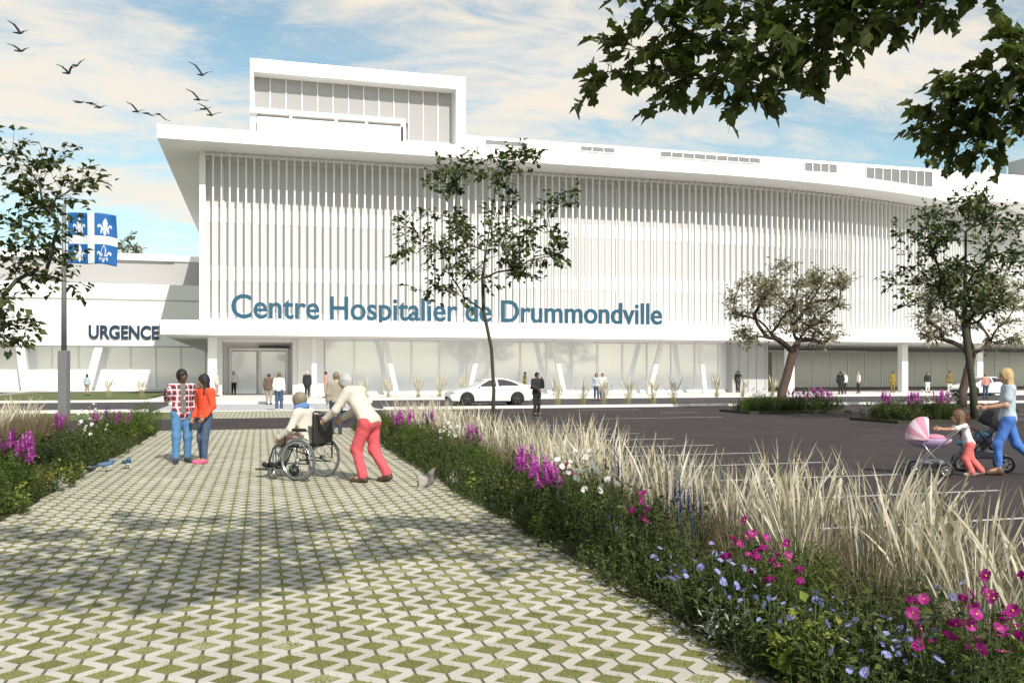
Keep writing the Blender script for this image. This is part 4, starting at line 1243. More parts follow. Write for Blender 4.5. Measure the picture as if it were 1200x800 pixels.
# tufts of ornamental grass along the kerb and the plaza
for px in (655, 687, 715, 747, 782, 811):
    x, y = ground(px, depth_of(477))
    place("tuft", x, 43.0, "pale green ornamental grass tuft on the kerb between the car and the island", "grass tuft", "kerbside grass tufts", rr0.uniform(0.95, 1.1), 0.0)
for px, d in ((430, 58), (455, 59), (490, 58), (515, 60), (545, 61), (585, 62), (840, 60), (870, 61), (905, 63)):
    x, y = ground(px, d)
    place("tuft", x, y, "pale ornamental grass tuft standing before the ground floor glazing", "grass tuft", "glazing side grass tufts", rr0.uniform(0.9, 1.15), 0.1)
for px, d, lb in ((127, 62, "pale green grass tuft under the emergency lettering"), (166, 61, "taller pale green grass tuft near the emergency wing columns")):
    x, y = ground(px, d); place("tuft", x, y, lb, "grass tuft", None, 1.0, 0.0)
for pr in [q for l in PROT.values() for q in l]:
    if not pr[1]:
        for ch in list(pr[0].children): bpy.data.objects.remove(ch)
        bpy.data.objects.remove(pr[0])
# ================================================================== people
MATS = {}
def cmat(col, rough=0.75, var=0.12, scale=18.0, kind=None):
    key = (tuple(col), rough, kind)
    if key in MATS: return MATS[key]
    nm = kind or "cloth"
    if kind == "skin":
        m = plain("skin", col, 0.5, 0.06, 20.0)
        p = m.node_tree.nodes["Principled BSDF"]; p.inputs["Subsurface Weight"].default_value = 0.08
        p.inputs["Subsurface Radius"].default_value = (0.01, 0.004, 0.002)
    elif kind == "denim": m = plain("denim", col, 0.85, 0.38, 9.0, bump=0.3, bscale=120, detail=6)
    elif kind == "hair": m = plain("hair", col, 0.5, 0.35, 40.0, bump=0.5, bscale=90)
    else: m = plain(nm, col, rough, var, scale, bump=0.25, bscale=60)
    MATS[key] = m
    return m

def plaid():
    m, nt, p = new_mat("plaid")
    tc = N(nt, "ShaderNodeTexCoord"); sx = N(nt, "ShaderNodeSeparateXYZ"); nt.links.new(tc.outputs["Object"], sx.inputs[0])
    def band(src, per, duty):
        q = M(nt, "DIVIDE", src, per); fr = M(nt, "SUBTRACT", q, M(nt, "FLOOR", q))
        return M(nt, "LESS_THAN", fr, duty)
    hx = M(nt, "ADD", sx.outputs["X"], M(nt, "MULTIPLY", sx.outputs["Y"], 0.8))
    a = band(sx.outputs["Z"], 0.105, 0.45); b_ = band(hx, 0.10, 0.45)
    w1 = band(M(nt, "ADD", sx.outputs["Z"], 0.03), 0.105, 0.22); w2 = band(M(nt, "ADD", hx, 0.03), 0.10, 0.2)
    m1 = N(nt, "ShaderNodeMix", data_type="RGBA"); m1.inputs["A"].default_value = (0.36, 0.035, 0.05, 1); m1.inputs["B"].default_value = (0.025, 0.02, 0.035, 1)
    nt.links.new(M(nt, "MULTIPLY", M(nt, "ADD", a, b_), 0.48), m1.inputs["Factor"])
    m2 = N(nt, "ShaderNodeMix", data_type="RGBA"); m2.inputs["B"].default_value = (0.72, 0.68, 0.68, 1)
    nt.links.new(M(nt, "MULTIPLY", M(nt, "MAXIMUM", w1, w2), 0.75), m2.inputs["Factor"]); nt.links.new(m1.outputs["Result"], m2.inputs["A"])
    nt.links.new(m2.outputs["Result"], p.inputs["Base Color"]); p.inputs["Roughness"].default_value = 0.85
    return m
m_eyeball = plain("eye_dark", (0.02, 0.015, 0.012), 0.25, 0.1)
m_lip = plain("lips", (0.30, 0.09, 0.08), 0.5, 0.1)

def V3(*a): return np.array(a, float)
def unit(v): return v / max(1e-9, np.linalg.norm(v))
STAND = dict(pel=(0, 0, .93), chest=(0, 0, 1.29), neck=(0, 0.0, 1.45), head=(0, .03, 1.60),
             hipL=(-.088, 0, .90), hipR=(.088, 0, .90), kneL=(-.10, .02, .49), kneR=(.10, .02, .49), ankL=(-.105, -.02, .085), ankR=(.105, -.02, .085),
             toeL=(-.125, .15, .03), toeR=(.125, .15, .03), shL=(-.185, -.01, 1.395), shR=(.185, -.01, 1.395), elbL=(-.235, -.03, 1.12), elbR=(.235, -.03, 1.12),
             wriL=(-.245, .04, .88), wriR=(.245, .04, .88))

def person(loc, face, H, label, group=None, pose=None, skin=(0.42, 0.24, 0.16), hair=(0.03, 0.02, 0.015), hair_kind="short", top=None, bottom=None, shoes=(0.03, 0.03, 0.03),
           sleeve="long", hem=0.06, res=0.014, head_yaw=0.0, head_pitch=0.0, girth=1.0, head_s=1.0, curl=0.5, coat=None, glasses=False, scarf=None, hat=None, loose=0.0, bottom_len=1.0, bag=None, inner=None):
    J = dict(STAND); J.update(pose or {})
    J = {k: V3(*v) for k, v in J.items()}
    up = unit(J["chest"] - J["pel"]); right = unit(J["shR"] - J["shL"]); fwd = unit(np.cross(up, right)); right = np.cross(fwd, up)
    hy, hp = head_yaw, head_pitch
    Rz = np.array([[cos(hy), -sin(hy), 0], [sin(hy), cos(hy), 0], [0, 0, 1]]); Rx = np.array([[1, 0, 0], [0, cos(hp), -sin(hp)], [0, sin(hp), cos(hp)]])
    Rh = Rz @ Rx
    hs_ = head_s
    g = girth
    def torso(P, o):
        return [sd_cap(P, J["pel"] + up * .02, J["chest"] - up * .02, .142 * g + o, .158 * g + o, fwd, .68),
                sd_ell(P, J["pel"] - up * .02, (.165 * g + o, .118 * g + o, .12 + o), np.stack([right, fwd, up], 1)),
                sd_cap(P, J["shL"] * .86 + J["shR"] * .14, J["shR"] * .86 + J["shL"] * .14, .066 + o, .066 + o)]
    def legs(P, o, end=1.0, ol=0.0):
        r = []
        for s in "LR":
            a = J["kne" + s] + (J["ank" + s] - J["kne" + s]) * end
            r.append(smin(sd_cap(P, J["hip" + s], J["kne" + s], .088 * g + o, .058 + o + ol * .5), sd_cap(P, J["kne" + s], a, .056 + o + ol * .5, .041 + o + ol), .05))
        return r
    def arms(P, o, to="wri"):
        r = []
        for s in "LR":
            sh = J["sh" + s]
            if to == "short":
                e = sh + (J["elb" + s] - sh) * .62
                r.append(sd_cap(P, sh, e, .054 + o, .05 + o + .006))
            else:
                w_ = J["elb" + s] + (J["wri" + s] - J["elb" + s]) * .93
                r.append(smin(sd_cap(P, sh, J["elb" + s], .052 + o, .042 + o), sd_cap(P, J["elb" + s], w_, .041 + o, .031 + o), .03))
        return r
    hands = {}
    for s in "LR":
        d = unit(J["wri" + s] - J["elb" + s])
        if "hand" + s in J: d = unit(J["hand" + s])
        inn = right * (1 if s == "L" else -1)
        nrm = unit(inn - d * (inn @ d)); sd_ = np.cross(d, nrm)
        if sd_ @ (fwd + up * .5) < 0: sd_ = -sd_
        hands[s] = (J["wri" + s], d, nrm, sd_)
    def skull(P, o=0.0):
        q = ((P - J["head"]) @ Rh) / hs_
        d = smin(sd_ell(q, (0, -.012, .018), (.077 + o, .096 + o, .103 + o)), sd_ell(q, (0, .022, -.052), (.057 + o, .068 + o, .064 + o)), .045)
        return d * hs_, q
    def body(P):
        d, q = skull(P)
        nose = sd_cap(q, V3(0, .088, .008), V3(0, .108, -.022), .009, .015)
        ears = np.minimum(sd_ell(q, (.077, -.008, -.01), (.012, .026, .032)), sd_ell(q, (-.077, -.008, -.01), (.012, .026, .032)))
        d = smin(smin(d, nose * hs_, .012), ears * hs_, .01)
        d = smin(d, sd_cap(P, J["neck"] - up * .04, J["head"] - (Rh @ V3(0, .015, .05)) * hs_, .056, .05), .04)
        t = union(torso(P, 0) + legs(P, 0), .06)
        t = smin(t, union(arms(P, 0), .02), .05)
        for s in "LR":
            t = smin(t, sd_cap(P, J["ank" + s], J["toe" + s] + V3(0, 0, .012), .042, .034), .03)
            w_, hd, nrm, sd_ = hands[s]
            t = smin(t, sd_cap(P, w_, w_ + hd * .075, .030, .038, nrm, .48), .02)
        return smin(d, t, .05)
    pts = np.stack([J[k] for k in STAND]); lo = pts.min(0) - V3(.22, .22, .1); hi = pts.max(0) + V3(.22, .22, .2)
    lo[2] = max(lo[2], pts[:, 2].min() - .06)
    root = empty("person", (loc[0], loc[1], loc[2] if len(loc) > 2 else 0.0), atan2(-face[0], face[1]), label, "person", group)
    sc = H / 1.75
    root.scale = (sc, sc, sc)
    mb = sdf_mb(body, lo, hi, res)
    for s in "LR":
        w_, hd, nrm, sd_ = hands[s]
        for off, ln in ((-.029, .058), (-.010, .068), (.010, .074), (.029, .066)):
            p = w_ + hd * .082 + sd_ * off; c = curl; dd = hd.copy(); ch = [w_ + hd * .05 + sd_ * off * .8, p]
            for k_ in range(3):
                dd = unit(dd * cos(c * .55) + nrm * sin(c * .55)); p = p + dd * ln * (.42, .32, .26)[k_]; ch.append(p); c *= 1.0
                dd = unit(dd)
            mb.tube([Vector(x) for x in ch], [.0105, .0100, .0092, .0085, .0065], 6)
        p0 = w_ + hd * .018 + sd_ * .026; p1 = p0 + unit(hd * .6 + sd_ * .75 + nrm * .25) * .042; p2 = p1 + unit(hd * .85 + sd_ * .3 + nrm * (.2 + .5 * curl)) * .032
        mb.tube([Vector(x) for x in (p0, p1, p2, p2 + unit(hd + nrm * curl) * .016)], [.013, .0115, .010, .007], 6)
    def hpt(x, y, z): return J["head"] + Rh @ V3(x, y, z) * hs_
    mb.cur = 1
    if not glasses:
        for sx_ in (-1, 1): mb.ball(hpt(sx_ * .031, .080, .006), (.0125 * hs_,) * 3, 7, 5)
    mb.cur = 2; mb.ball(hpt(0, .083, -.056), (.022 * hs_, .010, .007), 8, 5)
    mb.cur = 3
    for sx_ in (-1, 1): mb.tube([Vector(hpt(sx_ * .014, .088, .026)), Vector(hpt(sx_ * .032, .086, .031)), Vector(hpt(sx_ * .05, .074, .025))], .0042, 5)
    mb.cur = 0
    hm = cmat(hair, kind="hair")
    mb.build("body", [cmat(skin, kind="skin"), m_eyeball, m_lip, hm], root)
    wr = np.random.default_rng(abs(hash(label)) % 9999 if False else sum(map(ord, label)))
    KS = [wr.normal(0, 1, 3) * np.array([1, 1, .75]) * k_ for k_ in (16, 22, 30, 38, 52)]; PH = wr.uniform(0, 6.3, 5)
    def wrinkle(P, a=.0035):
        q = P + .02 * np.sin(P[:, [2, 0, 1]] * 17 + 1.0)
        f_ = sum(np.sin(q @ k_ + p_) * (1, .9, .8, .6, .45)[i] for i, (k_, p_) in enumerate(zip(KS, PH)))
        return -a * np.abs(f_) * .8 + a * .5
    def jb(keys, m_=.17):
        q = np.stack([J[k_] for k_ in keys]); return np.maximum(q.min(0) - m_, lo), np.minimum(q.max(0) + m_, hi)
    BND = {"trousers": jb(["pel", "hipL", "hipR", "kneL", "kneR", "ankL", "ankR"], .2), "shoes": jb(["ankL", "ankR", "toeL", "toeR"], .11),
           "shirt": jb(["pel", "chest", "neck", "shL", "shR", "elbL", "elbR", "wriL", "wriR"], .2), "undershirt": jb(["pel", "chest", "neck"], .2), "scarf": jb(["neck", "chest"], .2)}
    BND["jumper"] = BND["shirt"]; BND["coat"] = jb(["pel", "chest", "neck", "shL", "shR", "elbL", "elbR", "wriL", "wriR", "kneL", "kneR"], .24)
    def build(fn, nm, mat, lo_=None, hi_=None):
        if lo_ is None: lo_, hi_ = BND.get(nm, (lo, hi))
        m_ = sdf_mb(fn, lo_, hi_, res)
        if m_.f: return m_.build(nm, mat, root)
    if bottom is not None:
        wl = J["pel"] + up * .10
        def tr(P):
            d = smin(union(legs(P, .014 + loose * .4, .93 * bottom_len, loose), .012), union(torso(P, .012), .05), .05)
            return np.maximum(d, (P - wl) @ up) + wrinkle(P, .004)
        build(tr, "trousers", bottom)
    if top is not None:
        hemp = J["pel"] - up * hem; nk = J["neck"] + up * .015
        def sh(P):
            t = union(torso(P, .022), .06)
            t = smin(t, union(arms(P, .017, "short" if sleeve == "short" else "wri"), .02), .06)
            t = np.maximum(t, -((P - hemp) @ up)); t = np.maximum(t, (P - nk) @ up)
            return t + wrinkle(P)
        build(sh, "shirt" if coat is None else "jumper", top)
    if coat is not None:
        cm, clen = coat
        hemp = J["pel"] - V3(0, 0, clen); nk = J["neck"] + up * .03
        kb = (J["kneL"] + J["kneR"]) / 2
        def ct(P):
            t = union(torso(P, .036), .06)
            t = smin(t, union(arms(P, .03), .02), .06)
            t = smin(t, sd_cap(P, J["pel"], kb, .17 * g, .20 * g, fwd, .72), .06)
            t = np.maximum(t, -(P - hemp)[:, 2]); t = np.maximum(t, (P - nk) @ up)
            return t + wrinkle(P, .004)
        build(ct, "coat", cm)
    if shoes is not None:
        for s in "LR":
            def shf(P, s=s):
                a, t = J["ank" + s], J["toe" + s]
                dv = unit(t - a)
                heel = a + V3(0, 0, -.035) - V3(dv[0], dv[1], 0) * .03
                return smin(sd_cap(P, heel, t + V3(0, 0, .008), .050, .044), sd_cap(P, a + V3(0, 0, .02), a, .048, .052), .03)
            build(shf, "shoe", cmat(shoes, 0.6), *jb(["ank" + s, "toe" + s], .11))
    if hair_kind != "bald":
        def hf(P):
            d, q = skull(P, .014)
            face = sd_ell(q, (0, .085, -.045), (.066, .085, .088)) * hs_
            cut = np.maximum(d, -face)
            cut = np.maximum(cut, (-.055 - q[:, 2] - np.where(q[:, 1] < 0, .045, 0)) * hs_)
            if hair_kind == "long":
                a = np.maximum(sd_cap(q, V3(0, -.03, .03), V3(0, -.075, -.27), .098, .100, V3(0, 1, 0), .70), -(sd_ell(q, (0, .07, -.04), (.075, .09, .12))))
                cut = smin(cut, a * hs_, .04)
                for sx_ in (-1, 1): cut = smin(cut, sd_cap(q, V3(sx_ * .076, -.03, .0), V3(sx_ * .105, .0, -.26), .026, .026) * hs_, .03)
            if hair_kind == "bun":
                cut = smin(cut, sd_ell(q, (0, -.11, .05), (.045, .045, .045)) * hs_, .02)
            if hair_kind == "curly":
                cut = smin(cut, sd_ell(q, (0, -.03, .035), (.105, .112, .10)) * hs_, .03)
                cut = np.maximum(cut, -face) + .006 * np.sin(q[:, 0] * 90) * np.sin(q[:, 1] * 80) * np.sin(q[:, 2] * 85)
            return cut + .003 * np.sin(q[:, 0] * 120 + q[:, 2] * 60)
        c = J["head"]
        build(hf, "hair", hm, c - V3(.2, .25, .36) * hs_, c + V3(.2, .2, .2) * hs_)
    if glasses:
        gb = MB()
        for sx_ in (-1, 1):
            gb.ball(hpt(sx_ * .033, .090, .006), (.024, .008, .018), 9, 5)
            gb.tube([Vector(hpt(sx_ * .055, .088, .010)), Vector(hpt(sx_ * .080, .0, .008))], .004, 5)
        gb.tube([Vector(hpt(-.012, .098, .010)), Vector(hpt(.012, .098, .010))], .004, 5)
        gb.build("glasses", m_eyeball, root)
    if scarf is not None:
        def sf(P):
            q = P - (J["neck"] + up * .03)
            rad = np.sqrt((q @ right) ** 2 + (q @ fwd) ** 2)
            d = np.sqrt((rad - .085) ** 2 + (.7 * (q @ up)) ** 2) - .038
            d = smin(d, sd_cap(P, J["neck"] + fwd * .10, J["chest"] + fwd * .14 - up * .06, .04, .05, fwd, .5), .03)
            return d + wrinkle(P, .005)
        build(sf, "scarf", scarf)
    if hat is not None:
        hb = MB(); c = Vector(hpt(0, -.01, .055)); ax = Vector(Rh @ V3(0, 0, 1))
        hb.lathe(c, ax, [(.15 * hs_, -.005), (.155 * hs_, .003), (.098 * hs_, .012), (.092 * hs_, .07), (.07 * hs_, .10), (.0, .108)], 18)
        hb.build("hat", hat, root)
    if inner is not None:
        def inn_(P):
            t = union(torso(P, .027), .06)
            t = np.maximum(t, -((P - J["pel"] + up * .02) @ up)); t = np.maximum(t, (P - J["neck"] - up * .02) @ up)
            t = np.maximum(t, np.abs((P - J["pel"]) @ right) - .055)
            return np.maximum(t, -((P - J["pel"]) @ fwd))
        build(inn_, "undershirt", inner)
    if bag is not None:
        bm_, side = bag
        w_ = J["elb" + side] + V3(0, -.02, -.02)
        def bf(P): return np.maximum(sd_ell(P, w_ + V3(.05 if side == "R" else -.05, 0, -.1), (.07, .15, .13)), (P - w_)[:, 2] - .02)
        build(bf, "bag", bm_)
    return root

Rv = np.array([CA, -SA]); Fv = np.array([SA, CA])
def cdir(r, f): 
    v = r * Rv + f * Fv; return v / np.linalg.norm(v)
def gp(px, d, z=0.0):
    x, y = ground(px, d); return (x, y, z)
BLUE_J = cmat((0.075, 0.19, 0.36), kind="denim"); DARK_J = cmat((0.055, 0.085, 0.15), kind="denim"); MID_J = cmat((0.06, 0.17, 0.50), kind="denim")
RED_T = cmat((0.56, 0.085, 0.10), 0.85, 0.22, 9); CREAM = cmat((0.55, 0.51, 0.44), 0.85); ORANGE = cmat((0.72, 0.07, 0.025), 0.8); GREY_T = cmat((0.13, 0.13, 0.13), 0.85)
WHITE_T = cmat((0.74, 0.73, 0.70), 0.85); BLACK_T = cmat((0.018, 0.018, 0.020), 0.85); OLIVE = cmat((0.20, 0.155, 0.025), 0.85); BROWN = cmat((0.13, 0.08, 0.055), 0.85)
KHAKI = cmat((0.30, 0.26, 0.21), 0.85); PALE_B = cmat((0.40, 0.47, 0.52), 0.85, 0.2, 14); PINK_T = cmat((0.55, 0.26, 0.22), 0.85); NAVY_T = cmat((0.035, 0.05, 0.09), 0.85)
DSK, LSK, TSK = (0.085, 0.044, 0.028), (0.50, 0.29, 0.20), (0.33, 0.18, 0.11)

# couple on the path
person(gp(213, 17.1), cdir(0.55, -0.85), 1.80, "man in a red and white checked shirt and blue jeans standing on the path", None,
       dict(elbL=(-.25, -.06, 1.13), wriL=(-.25, .02, .87), elbR=(.27, .10, 1.17), wriR=(.34, .27, 1.28), kneR=(.11, .06, .49), ankR=(.13, .10, .085), toeR=(.17, .26, .03)),
       DSK, (0.01, 0.008, 0.007), "short", plaid(), BLUE_J, (0.02, 0.025, 0.035), hem=.14, res=.013, head_yaw=0.45, loose=.006, inner=GREY_T)
person(gp(240, 17.0), cdir(-0.6, -0.8), 1.70, "woman with long black hair in an orange jumper beside the checked shirt man", None,
       dict(elbL=(-.24, -.02, 1.12), wriL=(-.20, .14, .92), elbR=(.24, -.03, 1.12), wriR=(.19, .12, .90), kneL=(-.07, .05, .49), ankL=(-.06, .05, .085), toeL=(-.08, .22, .03)),
       TSK, (0.008, 0.007, 0.008), "long", ORANGE, DARK_J, (0.62, 0.10, 0.22), hem=.05, res=.013, girth=.90, head_yaw=-0.45)
# wheelchair pair
WF = cdir(-0.92, 0.40); WX, WY = ground(360, 14.5)
person((WX, WY, 0), WF, 1.78, "old woman with grey hair and a blue scarf sitting in the wheelchair", None,
       dict(pel=(0, -.05, .60), chest=(0, .06, .95), neck=(0, .10, 1.10), head=(0, .16, 1.235), hipL=(-.09, -.02, .58), hipR=(.09, -.02, .58), kneL=(-.11, .41, .63), kneR=(.11, .41, .63),
            ankL=(-.12, .56, .25), ankR=(.12, .56, .25), toeL=(-.13, .73, .21), toeR=(.13, .73, .21), shL=(-.175, .06, 1.04), shR=(.175, .06, 1.04), elbL=(-.27, .12, .80), elbR=(.27, .10, .80), wriL=(-.26, .34, .66), wriR=(.24, .34, .70)),
       LSK, (0.22, 0.18, 0.13), "curly", CREAM, cmat((0.50, 0.52, 0.52), 0.85), (0.02, 0.02, 0.022), hem=.04, res=.013, head_pitch=-.1, scarf=cmat((0.10, 0.20, 0.42), 0.8, 0.5, 14), curl=.9, girth=1.02)
PX_, PY_ = WX - WF[0] * 1.06, WY - WF[1] * 1.06
person((PX_, PY_, 0), WF, 1.84, "grey haired man in a cream shirt and red trousers pushing the wheelchair", None,
       dict(pel=(0, -.10, .92), chest=(0, .12, 1.24), neck=(0, .225, 1.37), head=(0, .32, 1.485), hipL=(-.09, -.10, .89), hipR=(.09, -.10, .89), kneL=(-.10, .06, .50), ankL=(-.10, -.06, .085), toeL=(-.11, .11, .03),
            kneR=(.10, -.12, .48), ankR=(.10, -.36, .12), toeR=(.11, -.21, .03), shL=(-.19, .16, 1.34), shR=(.19, .16, 1.34), elbL=(-.27, .30, 1.08), elbR=(.27, .30, 1.08), wriL=(-.235, .52, .93), wriR=(.235, .52, .93)),
       LSK, (0.40, 0.40, 0.39), "short", CREAM, RED_T, (0.07, 0.035, 0.025), hem=.10, res=.013, head_pitch=-.25, girth=1.08, loose=.010, glasses=True, curl=1.2)
# woman, girl with prams
person(gp(1181, 15.1), cdir(-0.93, 0.36), 1.80, "blonde woman in a pale grey t-shirt and blue jeans walking with a pushchair", None,
       dict(kneL=(-.10, .16, .50), ankL=(-.10, .14, .09), toeL=(-.11, .31, .03), kneR=(.10, -.14, .50), ankR=(.10, -.46, .17), toeR=(.11, -.34, .05), elbL=(-.25, .06, 1.14), wriL=(-.21, .30, 1.10), elbR=(.25, .06, 1.14), wriR=(.21, .30, 1.10)),
       LSK, (0.48, 0.34, 0.16), "long", PALE_B, MID_J, (0.10, 0.05, 0.03), sleeve="short", hem=.06, res=.013, girth=.94, bottom_len=.86, head_yaw=.2)
person(gp(1133, 15.0), cdir(-0.96, 0.28), 1.16, "little girl in a white vest and coral trousers pushing the doll pram", None,
       dict(pel=(0, -.05, .80), chest=(0, .06, 1.13), neck=(0, .12, 1.28), head=(0, .20, 1.47), hipL=(-.085, -.05, .78), hipR=(.085, -.05, .78), kneL=(-.09, .05, .43), kneR=(.09, -.10, .43), ankL=(-.10, -.10, .085), toeL=(-.11, .07, .03), ankR=(.10, -.36, .12), toeR=(.11, -.22, .03),
            shL=(-.165, .08, 1.23), shR=(.165, .08, 1.23), elbL=(-.20, .36, 1.16), elbR=(.20, .36, 1.16), wriL=(-.17, .62, 1.16), wriR=(.17, .62, 1.16)),
       LSK, (0.15, 0.085, 0.045), "long", WHITE_T, cmat((0.66, 0.15, 0.14), 0.85), (0.35, 0.25, 0.2), sleeve="short", hem=.05, res=.02, head_s=1.38, girth=1.0, loose=.02, curl=1.0)
# man with the phone by the white car
person(gp(629, 36.0), cdir(0.55, -0.6), 1.76, "man in a black suit holding a phone to his ear by the white car", None,
       dict(elbL=(-.27, .06, 1.15), wriL=(-.17, .15, 1.42), handL=(.3, -.1, 1.0), elbR=(.27, .05, 1.14), wriR=(.13, .22, 1.02)), TSK, (0.012, 0.01, 0.01), "short", WHITE_T, BLACK_T, coat=(BLACK_T, .16), res=.02)
# people near the entrance and along the facade
W2 = .030
def small(px, py, label, face, H=1.7, **kw):
    d = F_PX * (CAM_H - kw.pop("z", 0.0)) / (py - 437.0)
    x, y = ground(px, d)
    z = 0.125 if (y > 57.2 and x > -6.5) or (52 < y < 57.2 and -4.6 < x < 6.0) else 0.0
    if z: 
        d = F_PX * (CAM_H - z) / (py - 437.0); x, y = ground(px, d); 
    return person((x, y, z), face, H, label, None, res=W2, **kw)
B_, T_, Lf, Rt = cdir(0, 1), cdir(0, -1), cdir(-1, 0), cdir(1, 0)
person(gp(394, 25.0), cdir(-.3, .9), 1.76, "person in dark blue trousers mostly hidden behind the man in red trousers", None, None, LSK, (0.2, 0.15, 0.1), "short", KHAKI, NAVY_T, res=W2)
small(327, 481, "man in a white shirt and dark jeans seen from behind on the crosswalk", B_, 1.76, hair=(0.13, 0.105, 0.04), top=WHITE_T, bottom=DARK_J, shoes=(.5, .5, .5), skin=LSK, loose=.01)
small(315, 474, "person in a brown jacket and khaki trousers walking to the entrance", B_, 1.7, top=BROWN, bottom=KHAKI, skin=TSK, hair_kind="short", coat=(BROWN, .12))
small(305.5, 461, "person in an olive coat standing before the glass doors", Rt, 1.68, top=OLIVE, bottom=OLIVE, coat=(OLIVE, .3), skin=TSK)
small(274, 462, "person in a white top and black trousers in front of the entrance frame", T_, 1.72, top=WHITE_T, bottom=BLACK_T, skin=LSK, hair=(0.34, 0.30, 0.08))
small(261, 461.5, "person in an olive coat beside the left entrance pillar", Lf, 1.68, top=OLIVE, bottom=OLIVE, coat=(OLIVE, .32), skin=TSK, hair=(.03, .02, .015))
small(254, 464, "person in a cream coat standing at the left entrance pillar", Rt, 1.70, top=CREAM, bottom=KHAKI, coat=(CREAM, .2), skin=LSK, hair=(.4, .35, .2))
small(360, 465, "person in a long black coat right of the entrance", B_, 1.74, top=BLACK_T, bottom=BLACK_T, coat=(BLACK_T, .22), skin=LSK, hair=(.5, .48, .45), girth=1.25)
small(376, 461.5, "person in an olive coat behind the grey haired man", Rt, 1.66, top=OLIVE, bottom=OLIVE, coat=(OLIVE, .3), skin=TSK)
small(382, 466, "person in a pink top walking behind the wheelchair pair", Lf, 1.70, top=PINK_T, bottom=KHAKI, skin=LSK)
small(102, 463, "woman in a pale top and tan trousers under the emergency lettering", B_, 1.66, top=PALE_B, bottom=KHAKI, skin=TSK, hair_kind="long")
small(531, 460.5, "person in grey clothes before the glazing by the white car's bonnet", B_, 1.72, top=cmat((.22, .22, .22)), bottom=cmat((.16, .16, .16)), skin=LSK)
small(615, 461, "person in an olive coat behind the white car's boot", Rt, 1.70, top=OLIVE, bottom=OLIVE, coat=(OLIVE, .3), skin=TSK)
small(699, 469, "person in a pale blue top, left one of the pair by the road", T_, 1.72, top=PALE_B, bottom=DARK_J, skin=LSK, hair=(.12, .07, .04), hair_kind="long")
small(706, 469, "person in a white shirt and dark trousers, right one of the pair by the road", T_, 1.72, top=WHITE_T, bottom=DARK_J, skin=LSK)
small(865, 459.5, "person in a black suit left of the olive toned tree", T_, 1.74, top=WHITE_T, bottom=BLACK_T, coat=(BLACK_T, .14), skin=LSK)
small(884, 459, "person in a black coat at the corner of the grey volume", Lf, 1.68, top=BLACK_T, bottom=BLACK_T, coat=(BLACK_T, .3), skin=TSK, hair=(.2, .2, .2))
small(985, 462, "person in a long black coat in front of the recessed glazing", B_, 1.76, top=BLACK_T, bottom=BLACK_T, coat=(BLACK_T, .3), skin=LSK)
small(989, 461.5, "person in a white shirt half hidden by the long black coat", B_, 1.70, top=WHITE_T, bottom=BLACK_T, skin=LSK, hair=(.3, .25, .15))
small(1006, 460.5, "person in a white shirt and black trousers between coat and pillar", Lf, 1.70, top=WHITE_T, bottom=BLACK_T, skin=LSK, hair=(.3, .3, .25))
small(1046, 459.5, "person in an olive coat just left of the tall square pillar", T_, 1.74, top=OLIVE, bottom=OLIVE, coat=(OLIVE, .32), skin=TSK)
small(1087, 460, "person with a black top and white trousers right of the tall pillar", T_, 1.68, top=BLACK_T, bottom=WHITE_T, skin=LSK, hair=(.05, .04, .03), hair_kind="long")
small(1113, 460.5, "person in an olive brown coat beside the second white car", T_, 1.78, top=OLIVE, bottom=WHITE_T, coat=(cmat((.17, .12, .04)), .2), skin=TSK)
small(1155, 467, "person in a pink top and blue jeans by the second white car", B_, 1.72, top=PINK_T, bottom=DARK_J, skin=LSK, hair=(.25, .15, .08))

